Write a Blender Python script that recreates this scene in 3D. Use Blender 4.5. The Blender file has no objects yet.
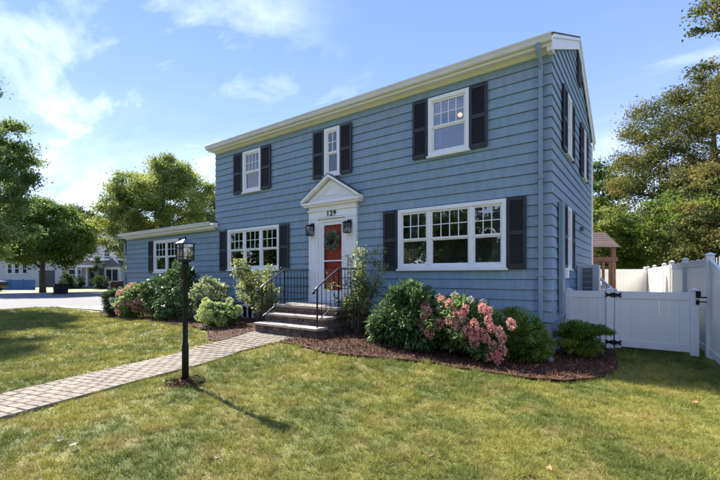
import bpy, math, random
import numpy as np
from math import radians, sin, cos, pi
from mathutils import Vector, Matrix
rng = np.random.default_rng(7)
random.seed(7)
S = bpy.context.scene
COL = S.collection

# ------------------------------------------------------------------ camera
CAMX, CAMY, CAMZ = 1.471, -7.994, 1.5
FWD = Vector((-0.5895, 0.8078, 0)); RGT = Vector((0.8078, 0.5895, 0))
cd = bpy.data.cameras.new('camera'); cam = bpy.data.objects.new('camera', cd); COL.objects.link(cam)
cam.location = (CAMX, CAMY, CAMZ)
cam.rotation_euler = (radians(90), 0, math.atan2(-FWD.x, FWD.y))
cd.sensor_width = 36; cd.lens = 397 / 720 * 36; cd.shift_y = 36 / 720
cd.clip_start = 0.05; cd.clip_end = 2000
S.camera = cam

# ------------------------------------------------------------------ sky + sun
SUN_EL = radians(40); SUN_AZ = math.atan2(-0.99, 0.13)      # compass angle from +Y towards +X
w = bpy.data.worlds.new('World'); S.world = w; w.use_nodes = True
nt = w.node_tree; nt.nodes.clear()
def N(t, typ, **kw):
    n = t.nodes.new(typ)
    for k, v in kw.items(): setattr(n, k, v)
    return n
out = N(nt, 'ShaderNodeOutputWorld'); bg = N(nt, 'ShaderNodeBackground')
sky = N(nt, 'ShaderNodeTexSky', sky_type='NISHITA'); sky.sun_disc = False
sky.sun_elevation = SUN_EL; sky.sun_rotation = SUN_AZ
sky.air_density = 1.0; sky.dust_density = 0.0; sky.ozone_density = 3.0
SKY_STR = 0.13
bg.inputs['Strength'].default_value = SKY_STR
tc = N(nt, 'ShaderNodeTexCoord'); sep = N(nt, 'ShaderNodeSeparateXYZ')
nt.links.new(tc.outputs['Generated'], sep.inputs[0])
def wm(op, a, b=None, c=None, clamp=False):
    n = N(nt, 'ShaderNodeMath', operation=op, use_clamp=clamp)
    for i, v in enumerate((a, b, c)):
        if v is None: continue
        if isinstance(v, (int, float)): n.inputs[i].default_value = v
        else: nt.links.new(v, n.inputs[i])
    return n.outputs[0]
zc = wm('ADD', wm('MAXIMUM', sep.outputs[2], 0.0), 0.12)
cx = wm('DIVIDE', sep.outputs[0], zc); cy = wm('DIVIDE', sep.outputs[1], zc)
cmb = N(nt, 'ShaderNodeCombineXYZ'); nt.links.new(cx, cmb.inputs[0]); nt.links.new(cy, cmb.inputs[1])
mp = N(nt, 'ShaderNodeMapping'); nt.links.new(cmb.outputs[0], mp.inputs[0])
mp.inputs['Rotation'].default_value = (0, 0, radians(35)); mp.inputs['Scale'].default_value = (1.1, 2.4, 1); mp.inputs['Location'].default_value = (7.1, 5.2, 0)
n1 = N(nt, 'ShaderNodeTexNoise'); nt.links.new(mp.outputs[0], n1.inputs['Vector'])
n1.inputs['Scale'].default_value = 1.1; n1.inputs['Detail'].default_value = 9; n1.inputs['Roughness'].default_value = 0.58; n1.inputs['Distortion'].default_value = 0.5
n2 = N(nt, 'ShaderNodeTexNoise'); nt.links.new(cmb.outputs[0], n2.inputs['Vector'])
n2.inputs['Scale'].default_value = 0.35; n2.inputs['Detail'].default_value = 3
streak = wm('MULTIPLY', wm('SUBTRACT', n1.outputs[0], 0.515), 4.5, clamp=True)
patch = wm('MULTIPLY', wm('SUBTRACT', n2.outputs[0], 0.42), 5.0, clamp=True)
wisps = wm('MULTIPLY', streak, patch, clamp=True)
# brighter bank of cloud low in the sky
low = wm('SUBTRACT', 1.0, wm('MULTIPLY', wm('MAXIMUM', sep.outputs[2], 0.0), 2.0), clamp=True)
bank = wm('MULTIPLY', wm('POWER', low, 2.6), wm('MULTIPLY', wm('SUBTRACT', n1.outputs[0], 0.30), 3.4, clamp=True), clamp=True)
cf = wm('MAXIMUM', wm('MULTIPLY', wisps, 0.6), wm('MULTIPLY', bank, 0.95), clamp=True)
hs = N(nt, 'ShaderNodeMix', data_type='RGBA', blend_type='MULTIPLY')
hs.inputs[0].default_value = 1.0
gr_ = N(nt, 'ShaderNodeMix', data_type='RGBA'); nt.links.new(wm('POWER', wm('MAXIMUM', sep.outputs[2], 0.0), 0.55), gr_.inputs[0])
gr_.inputs[6].default_value = (.82, 1.03, 1.52, 1); gr_.inputs[7].default_value = (.17, .36, 1.12, 1)
gm_ = N(nt, 'ShaderNodeMix', data_type='RGBA'); gm_.inputs[0].default_value = .93
nt.links.new(sky.outputs[0], gm_.inputs[6]); nt.links.new(gr_.outputs[2], gm_.inputs[7])
nt.links.new(gm_.outputs[2], hs.inputs[6]); hs.inputs[7].default_value = (.92, .95, 1.0, 1)
mx = N(nt, 'ShaderNodeMix', data_type='RGBA')
nt.links.new(cf, mx.inputs[0]); nt.links.new(hs.outputs[2], mx.inputs[6]); mx.inputs[7].default_value = (2.9, 3.0, 3.15, 1)
nt.links.new(mx.outputs[2], bg.inputs[0]); nt.links.new(bg.outputs[0], out.inputs[0])

sl = bpy.data.lights.new('sun', 'SUN'); sl.energy = 2.05; sl.angle = radians(1.0); sl.color = (1, 0.93, 0.82)
so = bpy.data.objects.new('sun', sl); COL.objects.link(so)
ce = cos(SUN_EL)
sdir = Vector((sin(SUN_AZ) * ce, cos(SUN_AZ) * ce, sin(SUN_EL)))
so.rotation_euler = sdir.to_track_quat('Z', 'Y').to_euler(); so.location = sdir * 60
S.view_settings.view_transform = 'Standard'; S.view_settings.look = 'None'
S.view_settings.exposure = 2.72; S.view_settings.gamma = 1.0

# ------------------------------------------------------------------ materials
MATS = {}
def mat(name, col, rough=0.6, var=0.0, vscale=4.0, vstretch=(1, 1, 1), bump=0.0, bscale=30.0, bstretch=(1, 1, 1), metal=0.0, spec=0.5, col2=None, emit=None):
    if name in MATS: return MATS[name]
    m = bpy.data.materials.new(name); m.use_nodes = True; t = m.node_tree
    b = t.nodes['Principled BSDF']; b.inputs['Roughness'].default_value = rough; b.inputs['Metallic'].default_value = metal
    b.inputs['Specular IOR Level'].default_value = spec
    geo = N(t, 'ShaderNodeNewGeometry')
    c = (*col, 1)
    if var or col2:
        ns = N(t, 'ShaderNodeTexNoise'); ns.inputs['Scale'].default_value = vscale; ns.inputs['Detail'].default_value = 6; ns.inputs['Roughness'].default_value = .65
        vm = N(t, 'ShaderNodeMapping'); vm.inputs['Scale'].default_value = vstretch
        t.links.new(geo.outputs['Position'], vm.inputs[0]); t.links.new(vm.outputs[0], ns.inputs['Vector'])
        mr = N(t, 'ShaderNodeMapRange'); mr.inputs[1].default_value = .3; mr.inputs[2].default_value = .7
        t.links.new(ns.outputs[0], mr.inputs[0])
        mm = N(t, 'ShaderNodeMix', data_type='RGBA'); t.links.new(mr.outputs[0], mm.inputs[0])
        a = tuple(x * (1 - var) for x in col); d = col2 or tuple(min(1, x * (1 + var)) for x in col)
        mm.inputs[6].default_value = (*a, 1); mm.inputs[7].default_value = (*d, 1)
        src = mm.outputs[2]
        oi = N(t, 'ShaderNodeObjectInfo'); hv = N(t, 'ShaderNodeHueSaturation')
        mr2 = N(t, 'ShaderNodeMapRange'); mr2.inputs[3].default_value = 1 - var * .5; mr2.inputs[4].default_value = 1 + var * .5
        t.links.new(oi.outputs['Random'], mr2.inputs[0]); t.links.new(mr2.outputs[0], hv.inputs['Value'])
        t.links.new(src, hv.inputs['Color']); t.links.new(hv.outputs[0], b.inputs['Base Color'])
    else: b.inputs['Base Color'].default_value = c
    if bump:
        mp = N(t, 'ShaderNodeMapping'); mp.inputs['Scale'].default_value = bstretch
        nb = N(t, 'ShaderNodeTexNoise'); nb.inputs['Scale'].default_value = bscale; nb.inputs['Detail'].default_value = 5
        t.links.new(geo.outputs['Position'], mp.inputs[0]); t.links.new(mp.outputs[0], nb.inputs['Vector'])
        bp = N(t, 'ShaderNodeBump'); bp.inputs['Strength'].default_value = bump; bp.inputs['Distance'].default_value = .01
        t.links.new(nb.outputs[0], bp.inputs['Height']); t.links.new(bp.outputs[0], b.inputs['Normal'])
    if emit:
        b.inputs['Emission Color'].default_value = (*emit[0], 1); b.inputs['Emission Strength'].default_value = emit[1]
    MATS[name] = m; return m

def leafmat(name, cols, rough=.55, trans=.55, wscale=.5, spec=.3):
    """foliage: colour picked per leaf from attribute 'var', shifted in patches"""
    m = bpy.data.materials.new(name); m.use_nodes = True; t = m.node_tree
    b = t.nodes['Principled BSDF']; o = t.nodes['Material Output']
    b.inputs['Roughness'].default_value = rough; b.inputs['Specular IOR Level'].default_value = spec
    at = N(t, 'ShaderNodeAttribute', attribute_name='var')
    rp = N(t, 'ShaderNodeValToRGB'); e = rp.color_ramp.elements
    for i, c in enumerate(cols):
        p = i / (len(cols) - 1)
        if i < 2: e[i].position = p; e[i].color = (*c, 1)
        else: q = e.new(p); q.color = (*c, 1)
    if len(cols) > 2:
        for i, c in enumerate(cols): e[i].position = i / (len(cols) - 1); e[i].color = (*c, 1)
    geo = N(t, 'ShaderNodeNewGeometry'); ns = N(t, 'ShaderNodeTexNoise'); ns.inputs['Scale'].default_value = wscale; ns.inputs['Detail'].default_value = 3
    t.links.new(geo.outputs['Position'], ns.inputs['Vector'])
    ad = N(t, 'ShaderNodeMath', operation='MULTIPLY_ADD'); ad.inputs[1].default_value = 1.6; ad.inputs[2].default_value = -.8
    t.links.new(ns.outputs[0], ad.inputs[0])
    sm = N(t, 'ShaderNodeMath', operation='ADD', use_clamp=True); t.links.new(ad.outputs[0], sm.inputs[0]); t.links.new(at.outputs['Fac'], sm.inputs[1])
    t.links.new(sm.outputs[0], rp.inputs[0]); t.links.new(rp.outputs[0], b.inputs['Base Color'])
    tr = N(t, 'ShaderNodeBsdfTranslucent'); t.links.new(rp.outputs[0], tr.inputs[0])
    ms = N(t, 'ShaderNodeMixShader'); ms.inputs[0].default_value = trans
    t.links.new(b.outputs[0], ms.inputs[1]); t.links.new(tr.outputs[0], ms.inputs[2]); t.links.new(ms.outputs[0], o.inputs[0])
    return m

def glassmat(name, tint=(.9, .95, .95), refl=1.0):
    m = bpy.data.materials.new(name); m.use_nodes = True; t = m.node_tree; t.nodes.clear()
    o = N(t, 'ShaderNodeOutputMaterial'); g = N(t, 'ShaderNodeBsdfGlossy'); g.inputs['Roughness'].default_value = .01
    tr = N(t, 'ShaderNodeBsdfTransparent'); tr.inputs[0].default_value = (*tint, 1)
    lw = N(t, 'ShaderNodeFresnel'); lw.inputs[0].default_value = 1.5
    mu = N(t, 'ShaderNodeMath', operation='MULTIPLY_ADD', use_clamp=True); mu.inputs[1].default_value = refl; mu.inputs[2].default_value = .12
    geo = N(t, 'ShaderNodeNewGeometry'); ns = N(t, 'ShaderNodeTexNoise'); ns.inputs['Scale'].default_value = 1.7
    bp = N(t, 'ShaderNodeBump'); bp.inputs['Strength'].default_value = .08; bp.inputs['Distance'].default_value = .03
    t.links.new(geo.outputs['Position'], ns.inputs['Vector']); t.links.new(ns.outputs[0], bp.inputs['Height']); t.links.new(bp.outputs[0], g.inputs['Normal'])
    ms = N(t, 'ShaderNodeMixShader'); t.links.new(lw.outputs[0], mu.inputs[0]); t.links.new(mu.outputs[0], ms.inputs[0])
    t.links.new(tr.outputs[0], ms.inputs[1]); t.links.new(g.outputs[0], ms.inputs[2]); t.links.new(ms.outputs[0], o.inputs[0])
    return m

M_siding = mat('blue_shingle_paint', (.215, .305, .36), .55, var=.11, vscale=9.0, vstretch=(1, 1, .3), bump=.8, bscale=45, bstretch=(1, 1, .06), spec=.35)
M_bluetrim = mat('blue_trim_paint', (.20, .28, .335), .45, var=.05)
M_white = mat('white_trim_paint', (.80, .79, .765), .45, var=.03, vscale=2)
M_cream = mat('aluminium_gutter', (.66, .665, .67), .4, var=.08, vscale=1.5)
M_vinyl = mat('white_vinyl', (.83, .80, .74), .35, var=.03, vscale=1.2)
M_shutter = mat('charcoal_shutter', (.022, .02, .024), .5, var=.15)
M_black = mat('black_iron', (.010, .010, .011), .5, spec=.25, bump=.15, bscale=90)
M_found = mat('parged_foundation', (.30, .30, .30), .9, var=.18, vscale=5, bump=.4, bscale=60)
M_roof = mat('asphalt_shingle', (.085, .08, .075), .95, var=.3, vscale=9, bump=.5, bscale=120)
M_dark = mat('dark_interior', (.05, .048, .045), .9)
M_inner = mat('interior_wall', (.55, .54, .52), .9)
M_curtain = mat('pale_curtain', (.35, .34, .32), .9, bump=.3, bscale=20, bstretch=(1, 1, .05))
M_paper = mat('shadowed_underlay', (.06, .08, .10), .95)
M_door = mat('red_door_paint', (.40, .045, .03), .4, var=.12, vscale=3)
M_tread = mat('granite_tread', (.37, .325, .27), .85, var=.32, vscale=14, bump=.4, bscale=60)
M_stone = mat('ledger_stone', (.105, .075, .055), .9, var=.6, vscale=7, bump=.7, bscale=40)
M_mortar = mat('dark_mortar', (.035, .03, .028), .95, var=.3)
M_paver = mat('concrete_paver', (.235, .20, .15), .9, var=.32, vscale=12, bump=.5, bscale=90)
M_joint = mat('paver_bedding', (.13, .11, .09), .95, var=.2)
M_road = mat('asphalt', (.16, .16, .165), .9, var=.12, vscale=.8, bump=.3, bscale=80)
M_conc = mat('concrete', (.32, .31, .29), .9, var=.16, vscale=2, bump=.3, bscale=40)
M_mulch = mat('bark_mulch', (.085, .038, .018), .95, var=.5, vscale=18, bump=1, bscale=50)
M_bark = mat('tree_bark', (.085, .068, .055), .95, var=.4, vscale=6, bump=1, bscale=18, bstretch=(1, 1, .25))
M_glass = glassmat('window_glass')
M_sglass = glassmat('storm_door_glass', (1, 1, 1), .6); M_sglass.node_tree.nodes['Math'].inputs[2].default_value = .01
M_lglass = glassmat('lantern_glass', (.92, .92, .92), .8)
M_bulb = mat('frosted_bulb', (.85, .85, .82), .35)
M_warm = mat('warm_lamp_glow', (.5, .35, .2), .4, emit=((1, .55, .25), .28))
M_cedar = mat('cedar_wood', (.24, .10, .045), .6, var=.2, vscale=5, bump=.3, bscale=30)
M_cedroof = mat('cedar_roof', (.20, .135, .10), .8, var=.2, vscale=5)
M_acgrey = mat('condenser_grey', (.50, .49, .46), .5, var=.04)
M_acdark = mat('condenser_grille', (.05, .055, .06), .5)
M_brass = mat('brass', (.5, .35, .12), .3, metal=1)

# ------------------------------------------------------------------ mesh helpers
class MB:
    def __init__(s): s.v = []; s.f = []
    def add(s, vs, fs):
        o = len(s.v); s.v += [tuple(p) for p in vs]; s.f += [tuple(i + o for i in f) for f in fs]; return s
    def box(s, x0, x1, y0, y1, z0, z1):
        if x0 > x1: x0, x1 = x1, x0
        if y0 > y1: y0, y1 = y1, y0
        if z0 > z1: z0, z1 = z1, z0
        vs = [(x, y, z) for z in (z0, z1) for y in (y0, y1) for x in (x0, x1)]
        return s.add(vs, [(0, 2, 3, 1), (4, 5, 7, 6), (0, 1, 5, 4), (2, 6, 7, 3), (0, 4, 6, 2), (1, 3, 7, 5)])
    def hexa(s, p):     # 8 points: bottom 4 ccw, top 4 ccw
        return s.add(p, [(3, 2, 1, 0), (4, 5, 6, 7), (0, 1, 5, 4), (1, 2, 6, 5), (2, 3, 7, 6), (3, 0, 4, 7)])
    def prism(s, poly, h0, h1, ax='z', flip=False):
        n = len(poly)
        def P(a, b, h): return {'z': (a, b, h), 'y': (a, h, b), 'x': (h, a, b)}[ax]
        vs = [P(a, b, h0) for a, b in poly] + [P(a, b, h1) for a, b in poly]
        fs = [tuple(range(n))[::-1], tuple(range(n, 2 * n))] + [(i, (i + 1) % n, (i + 1) % n + n, i + n) for i in range(n)]
        return s.add(vs, fs)
    def tube(s, pts, r, n=8, cap=True):
        pts = [Vector(p) for p in pts]; rs = r if isinstance(r, (list, tuple)) else [r] * len(pts)
        rings = []; base = len(s.v)
        up = Vector((0, 0, 1))
        for i, p in enumerate(pts):
            d = (pts[min(i + 1, len(pts) - 1)] - pts[max(i - 1, 0)])
            d = d.normalized() if d.length > 1e-9 else Vector((0, 0, 1))
            a = d.cross(up)
            if a.length < .05: a = d.cross(Vector((0, 1, 0)))
            a.normalize(); b = d.cross(a)
            for k in range(n):
                t = 2 * pi * k / n
                s.v.append(tuple(p + (a * cos(t) + b * sin(t)) * rs[i]))
        for i in range(len(pts) - 1):
            for k in range(n):
                k2 = (k + 1) % n; o = base + i * n
                s.f.append((o + k, o + k2, o + n + k2, o + n + k))
        if cap:
            s.f.append(tuple(base + k for k in range(n))[::-1]); o = base + (len(pts) - 1) * n
            s.f.append(tuple(o + k for k in range(n)))
        return s
    def lathe(s, prof, c=(0, 0, 0), n=16):
        base = len(s.v)
        for r, z in prof:
            for k in range(n): s.v.append((c[0] + r * cos(2 * pi * k / n), c[1] + r * sin(2 * pi * k / n), c[2] + z))
        for i in range(len(prof) - 1):
            for k in range(n):
                k2 = (k + 1) % n; o = base + i * n
                s.f.append((o + k, o + k2, o + n + k2, o + n + k))
        return s
    def sphere(s, c, r, n=10, m=6):
        rr = r if isinstance(r, (tuple, list)) else (r, r, r)
        base = len(s.v)
        for i in range(m + 1):
            th = pi * i / m
            for k in range(n):
                ph = 2 * pi * k / n
                s.v.append((c[0] + rr[0] * sin(th) * cos(ph), c[1] + rr[1] * sin(th) * sin(ph), c[2] - rr[2] * cos(th)))
        for i in range(m):
            for k in range(n):
                k2 = (k + 1) % n; o = base + i * n
                s.f.append((o + k, o + k2, o + n + k2, o + n + k))
        return s
    def obj(s, name, m, parent=None, smooth=False, bevel=0, **props):
        me = bpy.data.meshes.new(name); me.from_pydata(s.v, [], s.f); me.validate(); me.update()
        if m: me.materials.append(m)
        if smooth: me.polygons.foreach_set('use_smooth', [True] * len(me.polygons))
        return link(name, me, parent, bevel, **props)

def link(name, me, parent=None, bevel=0, **props):
    o = bpy.data.objects.new(name, me); COL.objects.link(o)
    if parent:
        o.parent = parent; p = parent; L = Vector((0, 0, 0))
        while p: L += p.location; p = p.parent
        if 'local' not in props: o.location = -L           # meshes below are written in world coordinates
    props.pop('local', None)
    for k, v in props.items(): o[k] = v
    if bevel:
        b = o.modifiers.new('edge', 'BEVEL'); b.width = bevel; b.segments = 1; b.limit_method = 'ANGLE'
    return o
def box(name, x0, x1, y0, y1, z0, z1, m, parent=None, bevel=0, **kw): return MB().box(x0, x1, y0, y1, z0, z1).obj(name, m, parent, bevel=bevel, **kw)
def tag(o, label, cat, group=None):
    o['label'] = label; o['category'] = cat
    if group: o['group'] = group
    return o
def thing(name, label, cat, loc=(0, 0, 0), group=None):
    o = bpy.data.objects.new(name, None); COL.objects.link(o); o.location = loc; o.empty_display_size = .2
    return tag(o, label, cat, group)
def copytree(o, parent=None, loc=None, rotz=None, scale=None):
    c = o.copy(); COL.objects.link(c)
    if parent: c.parent = parent
    if loc is not None: c.location = loc
    if rotz is not None: c.rotation_euler = (0, 0, rotz)
    if scale is not None: c.scale = (scale,) * 3 if isinstance(scale, (int, float)) else scale
    for ch in list(o.children): copytree(ch, c)
    return c

def raw_mesh(name, V, F, m, attr=None):
    """numpy verts (n,3), faces (k, q) all same size"""
    me = bpy.data.meshes.new(name); k, q = F.shape
    me.vertices.add(len(V)); me.vertices.foreach_set('co', np.ascontiguousarray(V, dtype=np.float32).ravel())
    me.loops.add(k * q); me.loops.foreach_set('vertex_index', np.ascontiguousarray(F, dtype=np.int32).ravel())
    me.polygons.add(k); me.polygons.foreach_set('loop_start', np.arange(0, k * q, q, dtype=np.int32))
    me.update(calc_edges=True)
    if attr is not None:
        a = me.attributes.new('var', 'FLOAT', 'POINT'); a.data.foreach_set('value', np.ascontiguousarray(attr, dtype=np.float32))
    me.materials.append(m); return me

def unit(a): return a / np.maximum(np.linalg.norm(a, axis=-1, keepdims=True), 1e-9)
def leaves_mesh(name, C, size, m, var=None, aspect=.5, up=.35, outward=None, fold=.25, sizevar=.35, droop=0.0):
    """one folded quad per leaf, at points C"""
    n = len(C)
    d = unit(rng.normal(size=(n, 3))); 
    if outward is not None: d = unit(d * .9 + outward * .9)
    d[:, 2] -= droop; d = unit(d)
    nn = rng.normal(size=(n, 3)); nn[:, 2] += up * 4; nn = unit(nn)
    side = unit(np.cross(d, nn)); nn = np.cross(side, d)
    L = size * (1 + rng.uniform(-sizevar, sizevar, (n, 1))); W = L * aspect
    p0 = C; p2 = C + d * L; mid = C + d * L * .45
    p1 = mid + side * W * .5 + nn * L * fold * .4; p3 = mid - side * W * .5 + nn * L * fold * .4
    V = np.stack([p0, p1, p2, p3], 1).reshape(-1, 3)
    F = np.arange(4 * n).reshape(n, 4)
    if var is None: var = rng.uniform(0, 1, n)
    return raw_mesh(name, V, F, m, np.repeat(var, 4))

# ------------------------------------------------------------------ terrain
def sst(a, b, x):
    t = np.clip((x - a) / (b - a), 0, 1); return t * t * (3 - 2 * t)
def gz(x, y):
    x = np.asarray(x, float); y = np.asarray(y, float)
    return .16 * sst(-4.2, -1.6, y) * (1 - sst(-3.6, -1.0, x)) * sst(-15, -9, x)
def ground_noise(x, y): return .012 * np.sin(x * 2.1 + 1.3 * np.sin(y * 1.7)) * np.cos(y * 1.9 + .6 * np.sin(x * 1.3))
xs = np.concatenate([[-900, -400, -200, -120, -80, -60, -50], np.arange(-42, -20, 1.), np.arange(-20, 6, .25), [7, 8, 10, 14, 20, 40, 100, 300, 900]])
ys = np.concatenate([[-900, -300, -100, -50, -30, -20], np.arange(-15, 5, .25), [5, 6, 8, 10, 13, 16, 20, 25, 30, 40, 60, 100, 200, 400, 900]])
GX, GY = np.meshgrid(xs, ys, indexing='ij')
near = (GX > -19) & (GX < 6) & (GY < 4) & (GY > -14)
GZ = gz(GX, GY) + np.where(near, ground_noise(GX, GY), 0) - .012
V = np.stack([GX, GY, GZ], -1).reshape(-1, 3); nx, ny = GX.shape
I = np.arange(nx * ny).reshape(nx, ny)
F = np.stack([I[:-1, :-1], I[1:, :-1], I[1:, 1:], I[:-1, 1:]], -1).reshape(-1, 4)

def lawn_mat(name, blades):
    m = bpy.data.materials.new(name); m.use_nodes = True; t = m.node_tree
    b = t.nodes['Principled BSDF']; b.inputs['Roughness'].default_value = .7; b.inputs['Specular IOR Level'].default_value = .2
    geo = N(t, 'ShaderNodeNewGeometry')
    def noise(sc, det=4, ro=.6):
        n = N(t, 'ShaderNodeTexNoise'); n.inputs['Scale'].default_value = sc; n.inputs['Detail'].default_value = det; n.inputs['Roughness'].default_value = ro
        t.links.new(geo.outputs['Position'], n.inputs['Vector']); return n.outputs[0]
    def mixc(f, a, bcol, lo, hi):
        mr = N(t, 'ShaderNodeMapRange'); mr.inputs[1].default_value = lo; mr.inputs[2].default_value = hi; t.links.new(f, mr.inputs[0])
        mm = N(t, 'ShaderNodeMix', data_type='RGBA'); t.links.new(mr.outputs[0], mm.inputs[0])
        for i, v in ((6, a), (7, bcol)):
            if isinstance(v, tuple): mm.inputs[i].default_value = (*v, 1)
            else: t.links.new(v, mm.inputs[i])
        return mm.outputs[2]
    g = mixc(noise(.9), (.148, .18, .038), (.30, .29, .064), .42, .60)         # green to yellow-green
    g = mixc(noise(2.3, 5), g, (.35, .28, .10), .52, .70)                      # dry straw patches
    g = mixc(noise(6, 3), g, (.095, .14, .03), .60, .76)
    if blades:
        at = N(t, 'ShaderNodeAttribute', attribute_name='var')
        hv = N(t, 'ShaderNodeHueSaturation'); mr = N(t, 'ShaderNodeMapRange'); mr.inputs[3].default_value = .65; mr.inputs[4].default_value = 1.6
        t.links.new(at.outputs['Fac'], mr.inputs[0]); t.links.new(mr.outputs[0], hv.inputs['Value']); t.links.new(g, hv.inputs['Color'])
        d = mixc(at.outputs['Fac'], hv.outputs[0], (.55, .45, .25), .90, .93)
        t.links.new(d, b.inputs['Base Color'])
        tr = N(t, 'ShaderNodeBsdfTranslucent'); t.links.new(d, tr.inputs[0]); ms = N(t, 'ShaderNodeMixShader'); ms.inputs[0].default_value = .35
        o = t.nodes['Material Output']; t.links.new(b.outputs[0], ms.inputs[1]); t.links.new(tr.outputs[0], ms.inputs[2]); t.links.new(ms.outputs[0], o.inputs[0])
    else:
        d = mixc(noise(45, 4, .7), g, (.05, .055, .02), .35, .8)
        t.links.new(d, b.inputs['Base Color'])
        bp = N(t, 'ShaderNodeBump'); bp.inputs['Strength'].default_value = .8; bp.inputs['Distance'].default_value = .03
        t.links.new(noise(38, 5, .7), bp.inputs['Height']); t.links.new(bp.outputs[0], b.inputs['Normal'])
    return m
M_lawn = lawn_mat('lawn_soil_and_turf', False); M_blade = lawn_mat('grass_blades', True)
me = raw_mesh('ground', V, F, M_lawn); me.polygons.foreach_set('use_smooth', [True] * len(me.polygons))
g = link('ground', me, kind='structure')

def sheet(name, poly, dz, m, step=None):
    """polygon draped on the terrain, slightly thick"""
    import bmesh
    bm = bmesh.new()
    vs = [bm.verts.new((x, y, 0)) for x, y in poly]; bm.faces.new(vs)
    if step:
        x0 = min(p[0] for p in poly); x1 = max(p[0] for p in poly); y0 = min(p[1] for p in poly); y1 = max(p[1] for p in poly)
        for k in np.arange(x0 + step, x1, step): bmesh.ops.bisect_plane(bm, geom=bm.verts[:] + bm.edges[:] + bm.faces[:], plane_co=(k, 0, 0), plane_no=(1, 0, 0))
        for k in np.arange(y0 + step, y1, step): bmesh.ops.bisect_plane(bm, geom=bm.verts[:] + bm.edges[:] + bm.faces[:], plane_co=(0, k, 0), plane_no=(0, 1, 0))
    for v in bm.verts: v.co.z = float(gz(v.co.x, v.co.y)) + dz
    bm.normal_update()
    if bm.faces[:][0].normal.z < 0: bmesh.ops.reverse_faces(bm, faces=bm.faces[:])
    me = bpy.data.meshes.new(name); bm.to_mesh(me); bm.free(); me.materials.append(m)
    return me
# side street beyond the lawn, driveway, far kerb
link('road', sheet('road', [(-22.3, -60), (-22.0, -2.2), (-20.5, .2), (-20.0, 4), (-20.2, 60), (-33.0, 60), (-37.3, 8), (-39.7, 1), (-43, -60)], .012, M_road, 8), kind='structure')
link('driveway', sheet('driveway', [(-22.2, -1.45), (-19.6, -.95), (-17.2, -.65), (-17.2, 5), (-20.1, 5), (-20.5, .25), (-22.0, -1.1)], .02, M_conc, 2), kind='structure')
mk = MB()
pk = [(-43, -60), (-39.7, 1), (-37.3, 8), (-33, 60)]
for (a, b) in zip(pk[:-1], pk[1:]):
    d = Vector((b[0] - a[0], b[1] - a[1])).normalized(); n = Vector((-d.y, d.x)) * .15
    mk.hexa([(a[0], a[1], -.05), (b[0], b[1], -.05), (b[0] + n.x, b[1] + n.y, -.05), (a[0] + n.x, a[1] + n.y, -.05), (a[0], a[1], .12), (b[0], b[1], .12), (b[0] + n.x, b[1] + n.y, .12), (a[0] + n.x, a[1] + n.y, .12)])
mk.obj('kerb', M_conc, kind='structure')

# ------------------------------------------------------------------ house
house = thing('two_storey_house', 'blue shingled two-storey colonial house with charcoal shutters and one-storey left wing', 'house')
HW, HD = 10.41, 6.1       # main block width, depth
WX = -16.94               # left end of the wing
ZB, EXP = .63, .2         # first course, exposure
RIDGE_Y, RIDGE_Z, EAVE_Z = 3.05, 7.25, 5.66

class Wall:
    """front: u = X, outwards = -Y at Y=0; side: u = Y, outwards = +X at X=0"""
    def __init__(s, side): s.side = side
    def b(s, mb, u0, u1, o0, o1, z0, z1):
        if s.side: return mb.box(o0, o1, u0, u1, z0, z1)
        return mb.box(u0, u1, -o1, -o0, z0, z1)
    def P(s, u, o, z): return (o, u, z) if s.side else (u, -o, z)
FR, SD = Wall(False), Wall(True)

def lap(wall, mb, u0, u1, z0, z1, zb):
    """piece of a lapped course whose butt is at zb"""
    def o(z): return .030 - .022 * (z - zb) / EXP
    p = [wall.P(u0, 0, z0), wall.P(u1, 0, z0), wall.P(u1, o(z0), z0), wall.P(u0, o(z0), z0),
         wall.P(u0, 0, z1), wall.P(u1, 0, z1), wall.P(u1, o(z1), z1), wall.P(u0, o(z1), z1)]
    if not wall.side: p = [p[3], p[2], p[1], p[0], p[7], p[6], p[5], p[4]]
    else: p = [p[0], p[3], p[2], p[1], p[4], p[7], p[6], p[5]]
    mb.hexa(p)
def course(wall, u0, u1, zb, zt, holes, name='siding_board', parent=house):
    runs = []; cuts = {u0, u1}
    for h in holes:
        if h[3] > zb and h[2] < zt:
            for q in (h[0], h[1]):
                if u0 < q < u1: cuts.add(q)
    cuts = sorted(cuts)
    for a, b in zip(cuts[:-1], cuts[1:]):
        mid = (a + b) / 2; segs = [(zb, zt)]
        for h in holes:
            if h[0] < mid < h[1]:
                ns = []
                for s0, s1 in segs:
                    if h[2] <= s0 and h[3] >= s1: continue
                    if h[3] <= s0 or h[2] >= s1: ns.append((s0, s1)); continue
                    if h[2] > s0: ns.append((s0, h[2]))
                    if h[3] < s1: ns.append((h[3], s1))
                segs = ns
        for s0, s1 in segs:
            s0 = max(s0, zb + .011)
            if s1 - s0 > .01: runs.append([a, b, s0, s1])
    merged = []
    for q in runs:          # rejoin neighbours of equal height, then one object per continuous board
        if merged and abs(merged[-1][1] - q[0]) < 1e-6 and abs(merged[-1][2] - q[2]) + abs(merged[-1][3] - q[3]) < 1e-6: merged[-1][1] = q[1]
        else: merged.append(list(q))
    islands = []
    for q in merged:
        if islands and abs(islands[-1][-1][1] - q[0]) < 1e-6: islands[-1].append(q)
        else: islands.append([q])
    for isl in islands:
        mb = MB()
        for q in isl: lap(wall, mb, *q, zb)
        mb.obj(name, M_siding, parent)

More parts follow.
